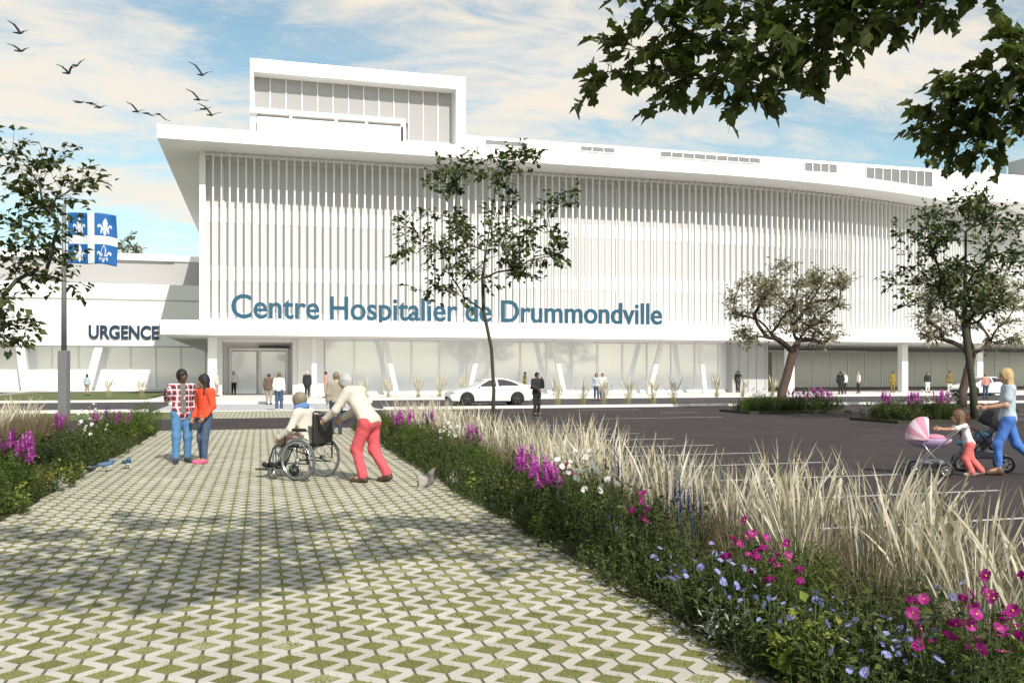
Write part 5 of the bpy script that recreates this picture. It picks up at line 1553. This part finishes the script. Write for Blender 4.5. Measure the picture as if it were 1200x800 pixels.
# ================================================================== wheelchair
m_steel = plain("polished_steel", (0.62, 0.62, 0.63), 0.25, 0.05, 5, metal=1.0)
m_rub = plain("grey_rubber", (0.10, 0.10, 0.105), 0.8, 0.1, 10)
m_blk = plain("black_frame", (0.02, 0.02, 0.022), 0.4, 0.1, 10)
m_vinyl = plain("black_vinyl", (0.025, 0.022, 0.022), 0.55, 0.2, 14, bump=0.2)
wc = empty("wheelchair", (WX, WY, 0), atan2(-WF[0], WF[1]), "silver and black wheelchair with spoked wheels rolling on the paving", "wheelchair")
for s in (-1, 1):
    x = s * .30
    b = MB(); b.torus((x, -.06, .305), (1, 0, 0), .285, .019, 44, 8)
    wo = b.build("wheel", m_rub, wc)
    b = MB(); b.torus((x, -.06, .305), (1, 0, 0), .264, .010, 44, 6); b.build("rim", m_steel, wo)
    b = MB(); b.torus((x + s * .045, -.06, .305), (1, 0, 0), .245, .0085, 40, 6)
    for k_ in range(6): 
        a = k_ * pi / 3; b.tube([(x, -.06 + .262 * cos(a), .305 + .262 * sin(a)), (x + s * .045, -.06 + .245 * cos(a), .305 + .245 * sin(a))], .005, 5)
    b.build("push_rim", m_steel, wo)
    b = MB(); b.tube([(x - .035, -.06, .305), (x + .035, -.06, .305)], .026, 10)
    for k_ in range(18):
        a = 2 * pi * k_ / 18; a2 = a + (.5 if k_ % 2 else -.5)
        b.tube([(x + (.02 if k_ % 2 else -.02), -.06 + .024 * cos(a2), .305 + .024 * sin(a2)), (x, -.06 + .262 * cos(a), .305 + .262 * sin(a))], .0024, 4)
    b.build("spokes", m_steel, wo)
    b = MB(); b.lathe((s * .25 - .018, .42, .092), (1, 0, 0), [(.03, 0), (.07, 0), (.088, .006), (.09, .018), (.088, .03), (.07, .036), (.03, .036)], 22)
    c_ = b.build("caster_wheel", m_rub, wc)
    b = MB(); b.lathe((s * .25 - .022, .42, .092), (1, 0, 0), [(.0, 0), (.045, .001), (.045, .043), (.0, .044)], 14); b.build("caster_hub", m_steel, c_)
    b = MB(); b.tube([(s * .25 + .024, .42, .092), (s * .25 + .026, .40, .2), (s * .25, .37, .24)], .009, 6); b.tube([(s * .25 - .024, .42, .092), (s * .25 - .026, .40, .2), (s * .25, .37, .24)], .009, 6)
    b.build("caster_fork", m_blk, c_)
    b = MB()
    b.tube([(s * .23, -.27, .30), (s * .23, -.27, .98), (s * .23, -.30, 1.0), (s * .23, -.40, .99)], .0115, 8)
    b.tube([(s * .24, -.26, .50), (s * .24, .36, .50), (s * .24, .42, .46), (s * .22, .52, .22)], .0115, 8)
    b.tube([(s * .25, -.24, .25), (s * .25, .36, .25), (s * .25, .38, .50)], .0115, 8)
    b.tube([(s * .255, -.26, .72), (s * .255, .16, .72), (s * .255, .20, .69), (s * .255, .20, .50)], .011, 8)
    b.tube([(s * .24, -.06, .305), (s * .3, -.06, .305)], .016, 8)
    b.tube([(s * .23, -.22, .25), (-s * .23, .30, .49)], .010, 6)
    b.build("side_frame", m_blk, wc)
    b = MB(); b.tube([(s * .23, -.36, .99), (s * .23, -.49, .985)], .018, 10); b.build("push_handle", m_rub, wc)
    b = MB(); b.box(s * .255 - .03, s * .255 + .03, -.16, .16, .725, .755); bevel(b.build("armrest", m_vinyl, wc), .012)
    b = MB(); b.box(min(s * .03, s * .21), max(s * .03, s * .21), .54, .78, .125, .145); b.tube([(s * .215, .50, .27), (s * .2, .60, .14)], .01, 6); bevel(b.build("footrest", m_blk, wc), .006)
def flatpad(c, half, k=.03, amp=.01):
    def f(P):
        q = np.abs(P - np.array(c)) - (np.array(half) - k)
        return np.linalg.norm(np.maximum(q, 0), axis=1) + np.minimum(q.max(1), 0) - k
    return f
wc.scale = (1.10, 1.10, 1.10)
b = sdf_mb(flatpad((0, .07, .50), (.225, .24, .03), .028), (-.3, -.3, .4), (.3, .45, .6), .014); b.build("seat", m_vinyl, wc)
b = sdf_mb(flatpad((0, -.265, .74), (.225, .03, .215), .025), (-.3, -.4, .45), (.3, -.15, 1.0), .014); b.build("backrest", m_vinyl, wc)

# ================================================================== doll pram and pushchair
m_pinkf = plain("pink_fabric", (0.62, 0.22, 0.32), 0.8, 0.2, 20); m_lil = plain("lilac_fabric", (0.42, 0.30, 0.48), 0.8, 0.2, 20); m_gy = plain("grey_fabric", (0.13, 0.14, 0.17), 0.8, 0.2, 20)
def wheel_mb(root, x, y, r, w_, nm="wheel", ho=m_steel, ty=m_blk, spokes=8):
    b = MB(); b.torus((x, y, r), (1, 0, 0), r - w_ * .5, w_ * .5, 26, 7); o = b.build(nm, ty, root)
    b = MB(); b.torus((x, y, r), (1, 0, 0), r - w_ * 1.15, w_ * .22, 24, 6); b.tube([(x - w_ * .6, y, r), (x + w_ * .6, y, r)], .018, 10)
    for k_ in range(spokes):
        a = 2 * pi * k_ / spokes; b.bar((x, y, r), (x, y + (r - w_) * cos(a), r + (r - w_) * sin(a)), .014, .01, (1, 0, 0))
    b.build("rim", ho, o)
PF = cdir(-0.93, 0.36)
pr = empty("doll_pram", (*ground(1090, 15.05), 0), atan2(-PF[0], PF[1]), "doll pram with a pink and white hood pushed by the little girl", "doll pram")
for s in (-1, 1):
    for y in (-.20, .20): wheel_mb(pr, s * .20, y, .105, .034)
b = MB()
for s in (-1, 1):
    b.tube([(s * .17, .20, .105), (s * .17, 0.0, .36), (s * .16, -.24, .60), (s * .15, -.42, .76), (s * .15, -.50, .78)], .011, 7)
    b.tube([(s * .17, -.20, .105), (s * .17, .04, .40), (s * .16, .12, .54)], .011, 7)
for y in (-.20, .20): b.tube([(-.2, y, .105), (.2, y, .105)], .009, 6)
b.tube([(-.15, -.50, .78), (.15, -.50, .78)], .014, 8)
b.build("frame", m_steel, pr)
b = sdf_mb(flatpad((0, 0, .21), (.15, .19, .035), .03), (-.25, -.3, .1), (.25, .3, .32), .018); b.build("basket", m_gy, pr)
b = sdf_mb(lambda P: np.maximum(sd_ell(P, (0, .02, .58), (.17, .32, .16)), P[:, 2] - .58), (-.25, -.4, .38), (.25, .42, .64), .018); b.build("carry_cot", m_lil, pr)
hoodf = lambda P: np.maximum(np.maximum(np.maximum(sd_ell(P, (0, .10, .58), (.19, .24, .34)), -sd_ell(P, (0, .07, .57), (.16, .21, .30))), -(P[:, 1] - .02)), .55 - P[:, 2])
m_hood, nt, p = new_mat("pink_white_stripe")
tc = N(nt, "ShaderNodeTexCoord"); sx = N(nt, "ShaderNodeSeparateXYZ"); nt.links.new(tc.outputs["Object"], sx.inputs[0])
an = M(nt, "ARCTAN2", M(nt, "SUBTRACT", sx.outputs["Z"], .55), M(nt, "SUBTRACT", sx.outputs["Y"], .02))
st_ = M(nt, "GREATER_THAN", M(nt, "SINE", M(nt, "MULTIPLY", an, 9.0)), 0.1)
mx = N(nt, "ShaderNodeMix", data_type="RGBA"); mx.inputs["A"].default_value = (0.60, 0.26, 0.36, 1); mx.inputs["B"].default_value = (0.72, 0.55, 0.62, 1)
nt.links.new(st_, mx.inputs["Factor"]); nt.links.new(mx.outputs["Result"], p.inputs["Base Color"]); p.inputs["Roughness"].default_value = 0.8
sdf_mb(hoodf, (-.25, -.05, .5), (.25, .42, .98), .016).build("hood", m_hood, pr)
b = MB(); b.ball((0, -.05, .60), (.10, .16, .05)); b.build("blanket", m_pinkf, pr)
pr.scale = (1.12, 1.12, 1.06)
pc = empty("pushchair", (*ground(1152, 15.75), 0), atan2(-PF[0], PF[1]), "black pushchair with a blue blanket pushed by the blonde woman", "pushchair")
for s in (-1, 1):
    for y in (-.32, .34): wheel_mb(pc, s * .26, y, .145, .05, spokes=5)
b = MB()
for s in (-1, 1):
    b.tube([(s * .24, .34, .145), (s * .24, .05, .50), (s * .23, -.42, 1.0), (s * .22, -.52, 1.06)], .014, 7)
    b.tube([(s * .24, -.32, .145), (s * .24, -.02, .52), (s * .24, .12, .72)], .014, 7)
b.tube([(-.22, -.52, 1.06), (.22, -.52, 1.06)], .018, 8); b.tube([(-.25, .34, .145), (.25, .34, .145)], .012, 6); b.tube([(-.25, -.32, .145), (.25, -.32, .145)], .012, 6)
b.build("frame", m_blk, pc)
b = sdf_mb(lambda P: union([sd_cap(P, V3(0, -.26, .88), V3(0, -.06, .52), .20, .19, V3(0, .6, .3), .35), sd_cap(P, V3(0, -.06, .52), V3(0, .2, .55), .19, .18, V3(0, 0, 1), .35), sd_cap(P, V3(0, .2, .55), V3(0, .36, .3), .17, .15, V3(0, .6, .5), .3)], .04), (-.3, -.5, .2), (.3, .6, 1.15), .02); b.build("seat", m_gy, pc)
b = sdf_mb(lambda P: np.maximum(np.maximum(sd_ell(P, (0, -.20, .82), (.23, .30, .30)), -sd_ell(P, (0, -.17, .80), (.20, .27, .27))), .80 - P[:, 2] + .3 * P[:, 1]), (-.3, -.6, .6), (.3, .3, 1.2), .02); b.build("hood", m_blk, pc)
b = sdf_mb(lambda P: sd_cap(P, V3(0, .0, .62), V3(0, .30, .50), .15, .13, V3(0, .3, 1), .5) + .01 * np.sin(P[:, 0] * 40) * np.sin(P[:, 1] * 33), (-.25, -.25, .35), (.25, .5, .82), .02); b.build("blanket", plain("blue_blanket", (0.14, 0.30, 0.44), .85, .25, 16), pc)
b = MB(); m_red = plain("red_ribbon", (0.66, 0.045, 0.03), .6, .1)
b.bar((.0, .18, .92), (.0, .46, .86), .05, .02); b.bar((0, .30, .90), (0, .22, 1.02), .045, .02); b.bar((0, .36, .88), (0, .40, .99), .045, .02); b.tube([(0, .30, .88), (0, .10, .66)], .012, 6)
bevel(b.build("red_handlebar", m_red, pc), .008)
sdf_mb(flatpad((0, -.02, .28), (.2, .24, .06), .05), (-.3, -.35, .15), (.3, .3, .42), .025).build("basket", m_gy, pc)

# ================================================================== cars
m_carw = plain("white_car_paint", (0.78, 0.78, 0.77), 0.25, 0.01, 1, coat=1.0); m_cgl = plain("car_glass", (0.045, 0.035, 0.04), 0.05, 0.1, 1, spec=0.8)
m_tyre = plain("tyre", (0.018, 0.017, 0.017), 0.85, 0.1); m_alloy = plain("alloy", (0.16, 0.13, 0.13), 0.35, 0.1, 4, metal=0.8); m_tail = plain("tail_lamp", (0.45, 0.015, 0.02), 0.2, 0.1)
m_lamp = plain("head_lamp", (0.25, 0.26, 0.28), 0.08, 0.2, 6, spec=0.9); m_trim = plain("black_trim", (0.02, 0.02, 0.022), 0.5, 0.1)
def sd_poly(x, z, poly):
    n = len(poly); d = np.full(len(x), 1e9); s = np.ones(len(x))
    for i in range(n):
        ax_, az_ = poly[i]; bx_, bz_ = poly[i - 1]
        ex, ez = bx_ - ax_, bz_ - az_; wx, wz = x - ax_, z - az_
        t = np.clip((wx * ex + wz * ez) / (ex * ex + ez * ez), 0, 1)
        d = np.minimum(d, (wx - ex * t) ** 2 + (wz - ez * t) ** 2)
        c1 = z >= az_; c2 = z < bz_; c3 = ex * wz > ez * wx
        s = np.where((c1 & c2 & c3) | (~c1 & ~c2 & ~c3), -s, s)
    return s * np.sqrt(d)
PROF = [(2.14, .22), (2.26, .36), (2.27, .52), (2.20, .66), (1.95, .76), (1.50, .86), (1.02, .95), (.55, 1.21), (.15, 1.38), (-.2, 1.425), (-.6, 1.42), (-1.05, 1.33), (-1.50, 1.17), (-1.85, 1.06), (-2.18, 1.03), (-2.25, .85), (-2.28, .55), (-2.2, .30), (-2.05, .22)]
def carbody(P):
    x, y, z = P[:, 0], np.abs(P[:, 1]), P[:, 2]
    d1 = sd_poly(x, z, PROF) - .02
    wdt = .905 - .11 * (np.abs(x) / 2.25) ** 4 - .10 * np.clip(.42 - z, 0, 1) - np.clip(z - .90, 0, 1) * .52 + .012 * np.exp(-((z - .80) / .05) ** 2)
    d2 = (y - wdt) * .92
    k = .10; h = np.maximum(k - np.abs(d1 - d2), 0) / k
    return np.maximum(d1, d2) + h * h * k * .25
def archcut(P):
    x, y, z = P[:, 0], np.abs(P[:, 1]), P[:, 2]
    a = np.minimum(np.hypot(x - 1.38, z - .33), np.hypot(x + 1.34, z - .33)) - .375
    return np.maximum(a, .60 - y)
def car(loc, face, label):
    root = empty("parked_car", loc, atan2(-face[0], face[1]) + pi / 2, label, "car", None)
    lo, hi = (-2.42, -1.0, .12), (2.42, 1.0, 1.56)
    sdf_mb(lambda P: np.maximum(carbody(P), -archcut(P)), lo, hi, .035).build("body", m_carw, root)
    sg1 = [(.86, .985), (.60, 1.10), (.16, 1.335), (-.18, 1.37), (-.22, .99)]; sg2 = [(-.30, .99), (-.27, 1.37), (-.62, 1.365), (-1.02, 1.275), (-1.45, 1.10), (-1.38, 1.02)]
    for s in (-1, 1):
        for sg in (sg1, sg2):
            sdf_mb(lambda P: np.maximum(np.maximum(carbody(P) - .012, sd_poly(P[:, 0], P[:, 2], sg)), .45 - s * P[:, 1]), lo, hi, .035).build("side_window", m_cgl, root)
    def scr(x0, z0, x1, z1):
        poly = [(x0, z0 - .08), (x0, z0 + .15), (x1, z1 + .1), (x1, z1 - .2)]
        return lambda P: np.maximum(np.maximum(carbody(P) - .012, sd_poly(P[:, 0], P[:, 2], poly)), np.abs(P[:, 1]) - (.70 - .30 * np.clip(P[:, 2] - .95, 0, 1)))
    sdf_mb(scr(.96, .98, .28, 1.34), lo, hi, .035).build("windscreen", m_cgl, root)
    sdf_mb(scr(-1.72, 1.10, -1.08, 1.32), lo, hi, .035).build("rear_window", m_cgl, root)
    for s in (-1, 1):
        sdf_mb(lambda P: np.maximum(carbody(P) - .012, sd_ell(P, (2.12, s * .66, .66), (.22, .22, .06))), (1.7, -1, .4), (2.42, 1, .9), .025).build("headlight", m_lamp, root)
        sdf_mb(lambda P: np.maximum(carbody(P) - .014, sd_ell(P, (-2.20, s * .72, .92), (.20, .24, .10))), (-2.42, -1, .7), (-1.8, 1, 1.2), .025).build("tail_light", m_tail, root)
        b = MB(); b.ball((.72, s * .93, 1.0), (.07, .10, .06)); b.build("mirror", m_carw, root)
        b = MB()
        for x in (-.12, -1.12): b.box(x - .09, x + .09, s * .9 - .025, s * .9 + .025, .845, .87)
        b.build("door_handle", m_steel, root)
        for x in (1.38, -1.34):
            b = MB(); b.lathe((x, s * .80 - .1, .325), (0, 1, 0), [(.20, 0), (.30, .0), (.322, .02), (.325, .1), (.322, .18), (.30, .2), (.20, .2)], 30); wo = b.build("wheel", m_tyre, root)
            b = MB(); yy = s * .875
            b.torus((x, yy, .325), (0, 1, 0), .215, .018, 28, 6)
            for k_ in range(5):
                a = 2 * pi * k_ / 5 + .3
                for da in (-.13, .13): b.bar((x, yy, .325), (x + .21 * cos(a + da), yy, .325 + .21 * sin(a + da)), .03, .025, (0, 1, 0))
            b.lathe((x, yy - .03, .325), (0, 1, 0), [(0, 0), (.05, .0), (.05, .06), (0, .06)], 14); b.build("rim", m_alloy, wo)
            b = MB(); b.lathe((x, s * .80 - .08, .325), (0, 1, 0), [(0, .0), (.2, .0), (.2, .16), (0, .16)], 24); b.build("brake_disc", m_tyre, wo)
    sdf_mb(lambda P: np.maximum(carbody(P) - .012, sd_ell(P, (2.28, 0, .38), (.2, .62, .11))), (2.0, -.8, .2), (2.42, .8, .6), .025).build("grille", m_trim, root)
    b = MB(); b.box(-2.0, 2.0, -.62, .62, .16, .30); b.build("underbody", m_trim, root)
    return root
cx_, cy_ = ground(573, depth_of(474.3))
car((cx_, cy_, 0), (-1, 0), "white saloon car standing on the road behind the slender tree")
cx_, cy_ = ground(1150, depth_of(463.5))
car((cx_, cy_, 0), (-1, 0.0), "white car farther along, half hidden by the dark green tree trunk")

# ================================================================== flag pole and flag
m_pole = plain("pole_paint", (0.20, 0.20, 0.21), 0.45, 0.08, 3, metal=0.3)
fx, fy = ground(75, 33.0)
fp = empty("flag_pole", (fx, fy, 0), -YAW, "grey flag pole with a thick square base at the back of the flower bed", "flag pole")
b = MB(); b.box(-.16, .16, -.16, .16, 0, 2.52); bevel(b.build("base", m_pole, fp), .015)
b = MB(); b.tube([(0, 0, 2.5), (0, 0, 5), (0, 0, 7.75)], [.095, .085, .07], 16); b.build("pole", m_pole, fp)
b = MB(); b.ball((0, 0, 7.80), .09); b.build("finial", m_pole, fp)
FW, FH = 1.80, 1.86
def fpt(u_, v_, off=0.0):
    """point on the waving cloth, u across, v up"""
    a = u_ * FW
    x = .14 + a * (0.965 + 0.01 * sin(3 * v_)); yv = .10 * sin(u_ * 7.0 + v_ * 1.6) * (0.25 + u_) + .04 * sin(u_ * 15 - v_ * 4) * u_
    z = 5.70 + v_ * FH - .10 * u_ * u_ + .03 * sin(u_ * 8 + 2) * u_
    return (x, yv - off, z)
m_fb = plain("flag_blue", (0.006, 0.098, 0.31), 0.75, 0.10, 2.0); m_fw = plain("flag_white", (0.62, 0.66, 0.70), 0.75, 0.05, 2.0)
b = MB(); nu, nv = 54, 36
for j in range(nv + 1):
    for i in range(nu + 1): b.v.append(fpt(i / nu, j / nv))
for j in range(nv):
    for i in range(nu):
        q = j * (nu + 1) + i; b.f.append([q, q + 1, q + nu + 2, q + nu + 1]); b.s.append(True)
        uc, vc = (i + .5) / nu, (j + .5) / nv
        b.m.append(1 if abs(uc - .5) < .065 or abs(vc - .47) < .075 else 0)
fl = b.build("flag", [m_fb, m_fw])
fl.location = (fx, fy, 0); fl.rotation_euler = (0, 0, -YAW)
tag(fl, "blue flag with a white cross and four fleurs-de-lis flying from the pole", "flag")
md = fl.modifiers.new("thickness", "SOLIDIFY"); md.thickness = .004; md.offset = 0
half = [(0, 1.0), (.10, .82), (.155, .62), (.13, .45), (.09, .30), (.09, .22)]
petal_side = [(.09, .22), (.12, .30), (.20, .45), (.32, .56), (.43, .52), (.46, .40), (.40, .30), (.36, .33), (.38, .40), (.33, .43), (.26, .34), (.22, .22)]
def fleur(cu_, cv_, hu, hv):
    shapes = []
    shapes.append(half + [(-x, y) for x, y in half[::-1] if x > 0])
    for s in (1, -1): shapes.append([(s * x, y) for x, y in petal_side])
    shapes.append([(-.27, .13), (.27, .13), (.27, .205), (-.27, .205)])
    shapes.append([(-.075, .12), (.075, .12), (.10, -.05), (.0, -.22), (-.10, -.05)])
    for s in (1, -1): shapes.append([(s * .13, .12), (s * .24, .12), (s * .28, -.02), (s * .24, -.08), (s * .20, -.02)])
    for side in (.004, -.004):
        b = MB()
        for sh_ in shapes:
            vs = [fpt(cu_ + x * hu, cv_ + (y - .39) * hv, side) for x, y in sh_]
            c = fpt(cu_ + sum(p_[0] for p_ in sh_) / len(sh_) * hu, cv_ + (sum(p_[1] for p_ in sh_) / len(sh_) - .39) * hv, side)
            b.add(vs, [tuple(range(len(vs)))], False)
        b.build("fleur_de_lis", m_fw, fl)
for cu_ in (.235, .765):
    for cv_ in (.735, .205): fleur(cu_, cv_, .30, .29)

# ================================================================== birds and squirrel
m_bird = plain("dark_feather", (0.012, 0.012, 0.014), 0.7, 0.2, 8)
def flying(px, py, d, span, up_l, up_r, yaw, roll, label):
    p = point(px, py, d); b = MB()
    b.tube([(0, .26, .02), (0, .20, .015), (0, .08, 0), (0, -.10, 0), (0, -.22, .0), (0, -.30, .0)], [.006, .022, .05, .045, .028, .035], 8)
    for s, up in ((-1, up_l), (1, up_r)):
        L = span * .68; pts = []
        for t in (0, .25, .5, .75, 1.0):
            z = L * up * (t * 1.5 if t < .5 else .75 + (t - .5) * .55); x = s * L * t * .92
            ch = .17 * (1 - .3 * t) if t < .7 else .17 * (1.0 - t) * 1.7 + .02
            yc = .05 - .12 * t * t + (.05 if t < .5 else 0.02)
            pts.append(((x, yc + ch * .4, z), (x, yc - ch * .6, z - .01)))
        vs = []
        for a, c in pts: vs += [a, c, (c[0], c[1], c[2] + .012), (a[0], a[1], a[2] + .018)]
        fs = []
        for i in range(len(pts) - 1):
            for k_ in range(4): fs.append((4 * i + k_, 4 * i + (k_ + 1) % 4, 4 * i + 4 + (k_ + 1) % 4, 4 * i + 4 + k_))
        fs.append((3, 2, 1, 0)); fs.append((16, 17, 18, 19)); b.add(vs, fs, False)
    o = b.build("flying_bird", m_bird, None, fix=True)
    o.location = p; o.rotation_euler = (.25, roll, yaw * .55); tag(o, label, "bird")
for a in ((22, 39, 42, .95, .75, .25, -1.0, .2, "dark bird highest at the picture's left edge, flying"), (23, 60, 42, 1.0, .45, .2, -1.0, .1, "dark bird just below the highest one at the left edge"),
          (89, 77, 42, .85, -.15, .3, -.6, -.2, "dark bird with drooping wings, upper of the close pair"), (79, 86, 42, .75, .8, .7, -.9, 0, "dark bird with raised wings, lower of the close pair"),
          (93, 120, 44, .6, .2, .1, -1.1, .1, "small dark bird, first of a low row of three"), (106, 121, 44, .6, .3, -.3, -1.0, -.2, "small dark bird, middle of a low row of three"), (116, 126, 44, .75, .35, .1, -1.0, 0, "small dark bird, last of a low row of three"),
          (160, 131, 43, .75, .8, .2, -.8, .1, "dark bird with one wing raised, in the row over the roof corner"), (172, 133, 43, .65, .2, -.5, -.9, -.2, "dark bird in the middle of the row over the roof corner"), (186, 134, 43, .75, .1, -.8, -.6, -.2, "dark bird with drooped wing nearest the roof corner"),
          (236, 88, 42, .95, .85, .25, -.9, .1, "dark bird alone above the others, near the rooftop storey"), (232, 117, 42, .95, .65, .0, -.9, .15, "dark bird with a long raised wing above the roof, upper of three"), (239, 128, 43, .75, -.1, .1, -1.0, 0, "dark bird with level wings above the roof, middle of three"), (247, 135, 42, .95, .75, .2, -.9, .1, "dark bird with raised wing lowest above the roof")):
    flying(*a)
m_jay = plain("blue_feather", (0.055, 0.12, 0.21), 0.6, 0.35, 25); m_jw = plain("pale_feather", (0.55, 0.58, 0.60), 0.7, 0.2, 25)
def jay(px, py, yaw, label):
    x, y = ground(px, depth_of(py)); root = empty("blue_bird", (x, y, .013), yaw, label, "bird")
    def f(P):
        d = smin(sd_ell(P, (0, 0, .115), (.048, .10, .05), None), sd_ell(P, (0, .10, .17), (.034, .042, .036)), .05)
        d = smin(d, sd_cap(P, V3(0, .13, .168), V3(0, .168, .160), .013, .003), .01)
        d = smin(d, sd_cap(P, V3(0, .08, .20), V3(0, .05, .225), .018, .004), .02)
        return d
    sdf_mb(f, (-.09, -.16, .04), (.09, .19, .25), .009).build("body", m_jay, root)
    sdf_mb(lambda P: np.maximum(sd_ell(P, (0, .015, .098), (.043, .092, .040)), P[:, 2] - .105), (-.08, -.12, .04), (.08, .14, .14), .009).build("belly", m_jw, root)
    b = MB(); b.bar((0, -.07, .115), (0, -.27, .075), .05, .012); b.build("tail", m_jay, root)
    for s in (-1, 1):
        sdf_mb(lambda P: sd_ell(P, (s * .043, -.03, .122), (.014, .10, .034)), (s * .043 - .03, -.15, .07), (s * .043 + .03, .1, .18), .008).build("wing", m_jay, root)
        b = MB(); b.tube([(s * .02, 0, .08), (s * .022, .005, .03), (s * .024, 0, .003)], .005, 5)
        for dx in (-.012, 0, .012): b.tube([(s * .024, 0, .004), (s * .024 + dx, .028, .003)], .0035, 4)
        b.build("leg", m_bird, root)
        b = MB(); b.ball((s * .030, .115, .178), .006, 6, 4); b.build("eye", m_eyeball, root)
jay(124, 553, atan2(-Rv[0], Rv[1]) + .5, "blue bird with pale belly on the path edge, left of two")
jay(149, 550, atan2(Rv[0], -Rv[1]) + 2.3, "blue bird facing the flower bed, right of two on the path")
sx_, sy_ = ground(494, depth_of(572)); sq = empty("squirrel", (sx_, sy_, .013), atan2(-cdir(-.9, -.3)[0], cdir(-.9, -.3)[1]), "small pale grey squirrel sitting at the path edge", "squirrel")
m_sq = plain("squirrel_fur", (0.34, 0.31, 0.28), 0.9, 0.35, 40, bump=0.6, bscale=150); m_sqd = plain("squirrel_tail_fur", (0.17, 0.155, 0.14), 0.95, 0.4, 50, bump=0.8, bscale=150)
def sqf(P):
    d = smin(sd_ell(P, (0, -.02, .09), (.055, .075, .08)), sd_cap(P, V3(0, .02, .13), V3(0, .05, .19), .042, .032), .05)
    d = smin(d, sd_ell(P, (0, .075, .215), (.030, .042, .032)), .025)
    for s in (-1, 1):
        d = smin(d, sd_ell(P, (s * .045, .0, .05), (.028, .055, .045)), .03)
        d = smin(d, sd_cap(P, V3(s * .05, .02, .014), V3(s * .05, .075, .010), .014, .010), .02)
        d = smin(d, sd_cap(P, V3(s * .035, .05, .14), V3(s * .03, .085, .11), .014, .010), .015)
        d = smin(d, sd_cap(P, V3(s * .03, .085, .11), V3(s * .018, .105, .13), .010, .008), .012)
        d = smin(d, sd_cap(P, V3(s * .018, .06, .24), V3(s * .024, .055, .265), .011, .004), .012)
    return d
sdf_mb(sqf, (-.11, -.12, .0), (.11, .14, .29), .010).build("body", m_sq, sq)
sdf_mb(lambda P: union([sd_cap(P, V3(0, -.08, .04), V3(0, -.15, .09), .025, .038), sd_cap(P, V3(0, -.15, .09), V3(0, -.14, .2), .038, .042), sd_cap(P, V3(0, -.14, .2), V3(0, -.19, .27), .042, .02)], .03), (-.08, -.26, .0), (.08, -.03, .32), .011).build("tail", m_sqd, sq)
b = MB()
for s in (-1, 1): b.ball((s * .026, .092, .222), .006, 6, 4)
b.build("eyes", m_eyeball, sq)
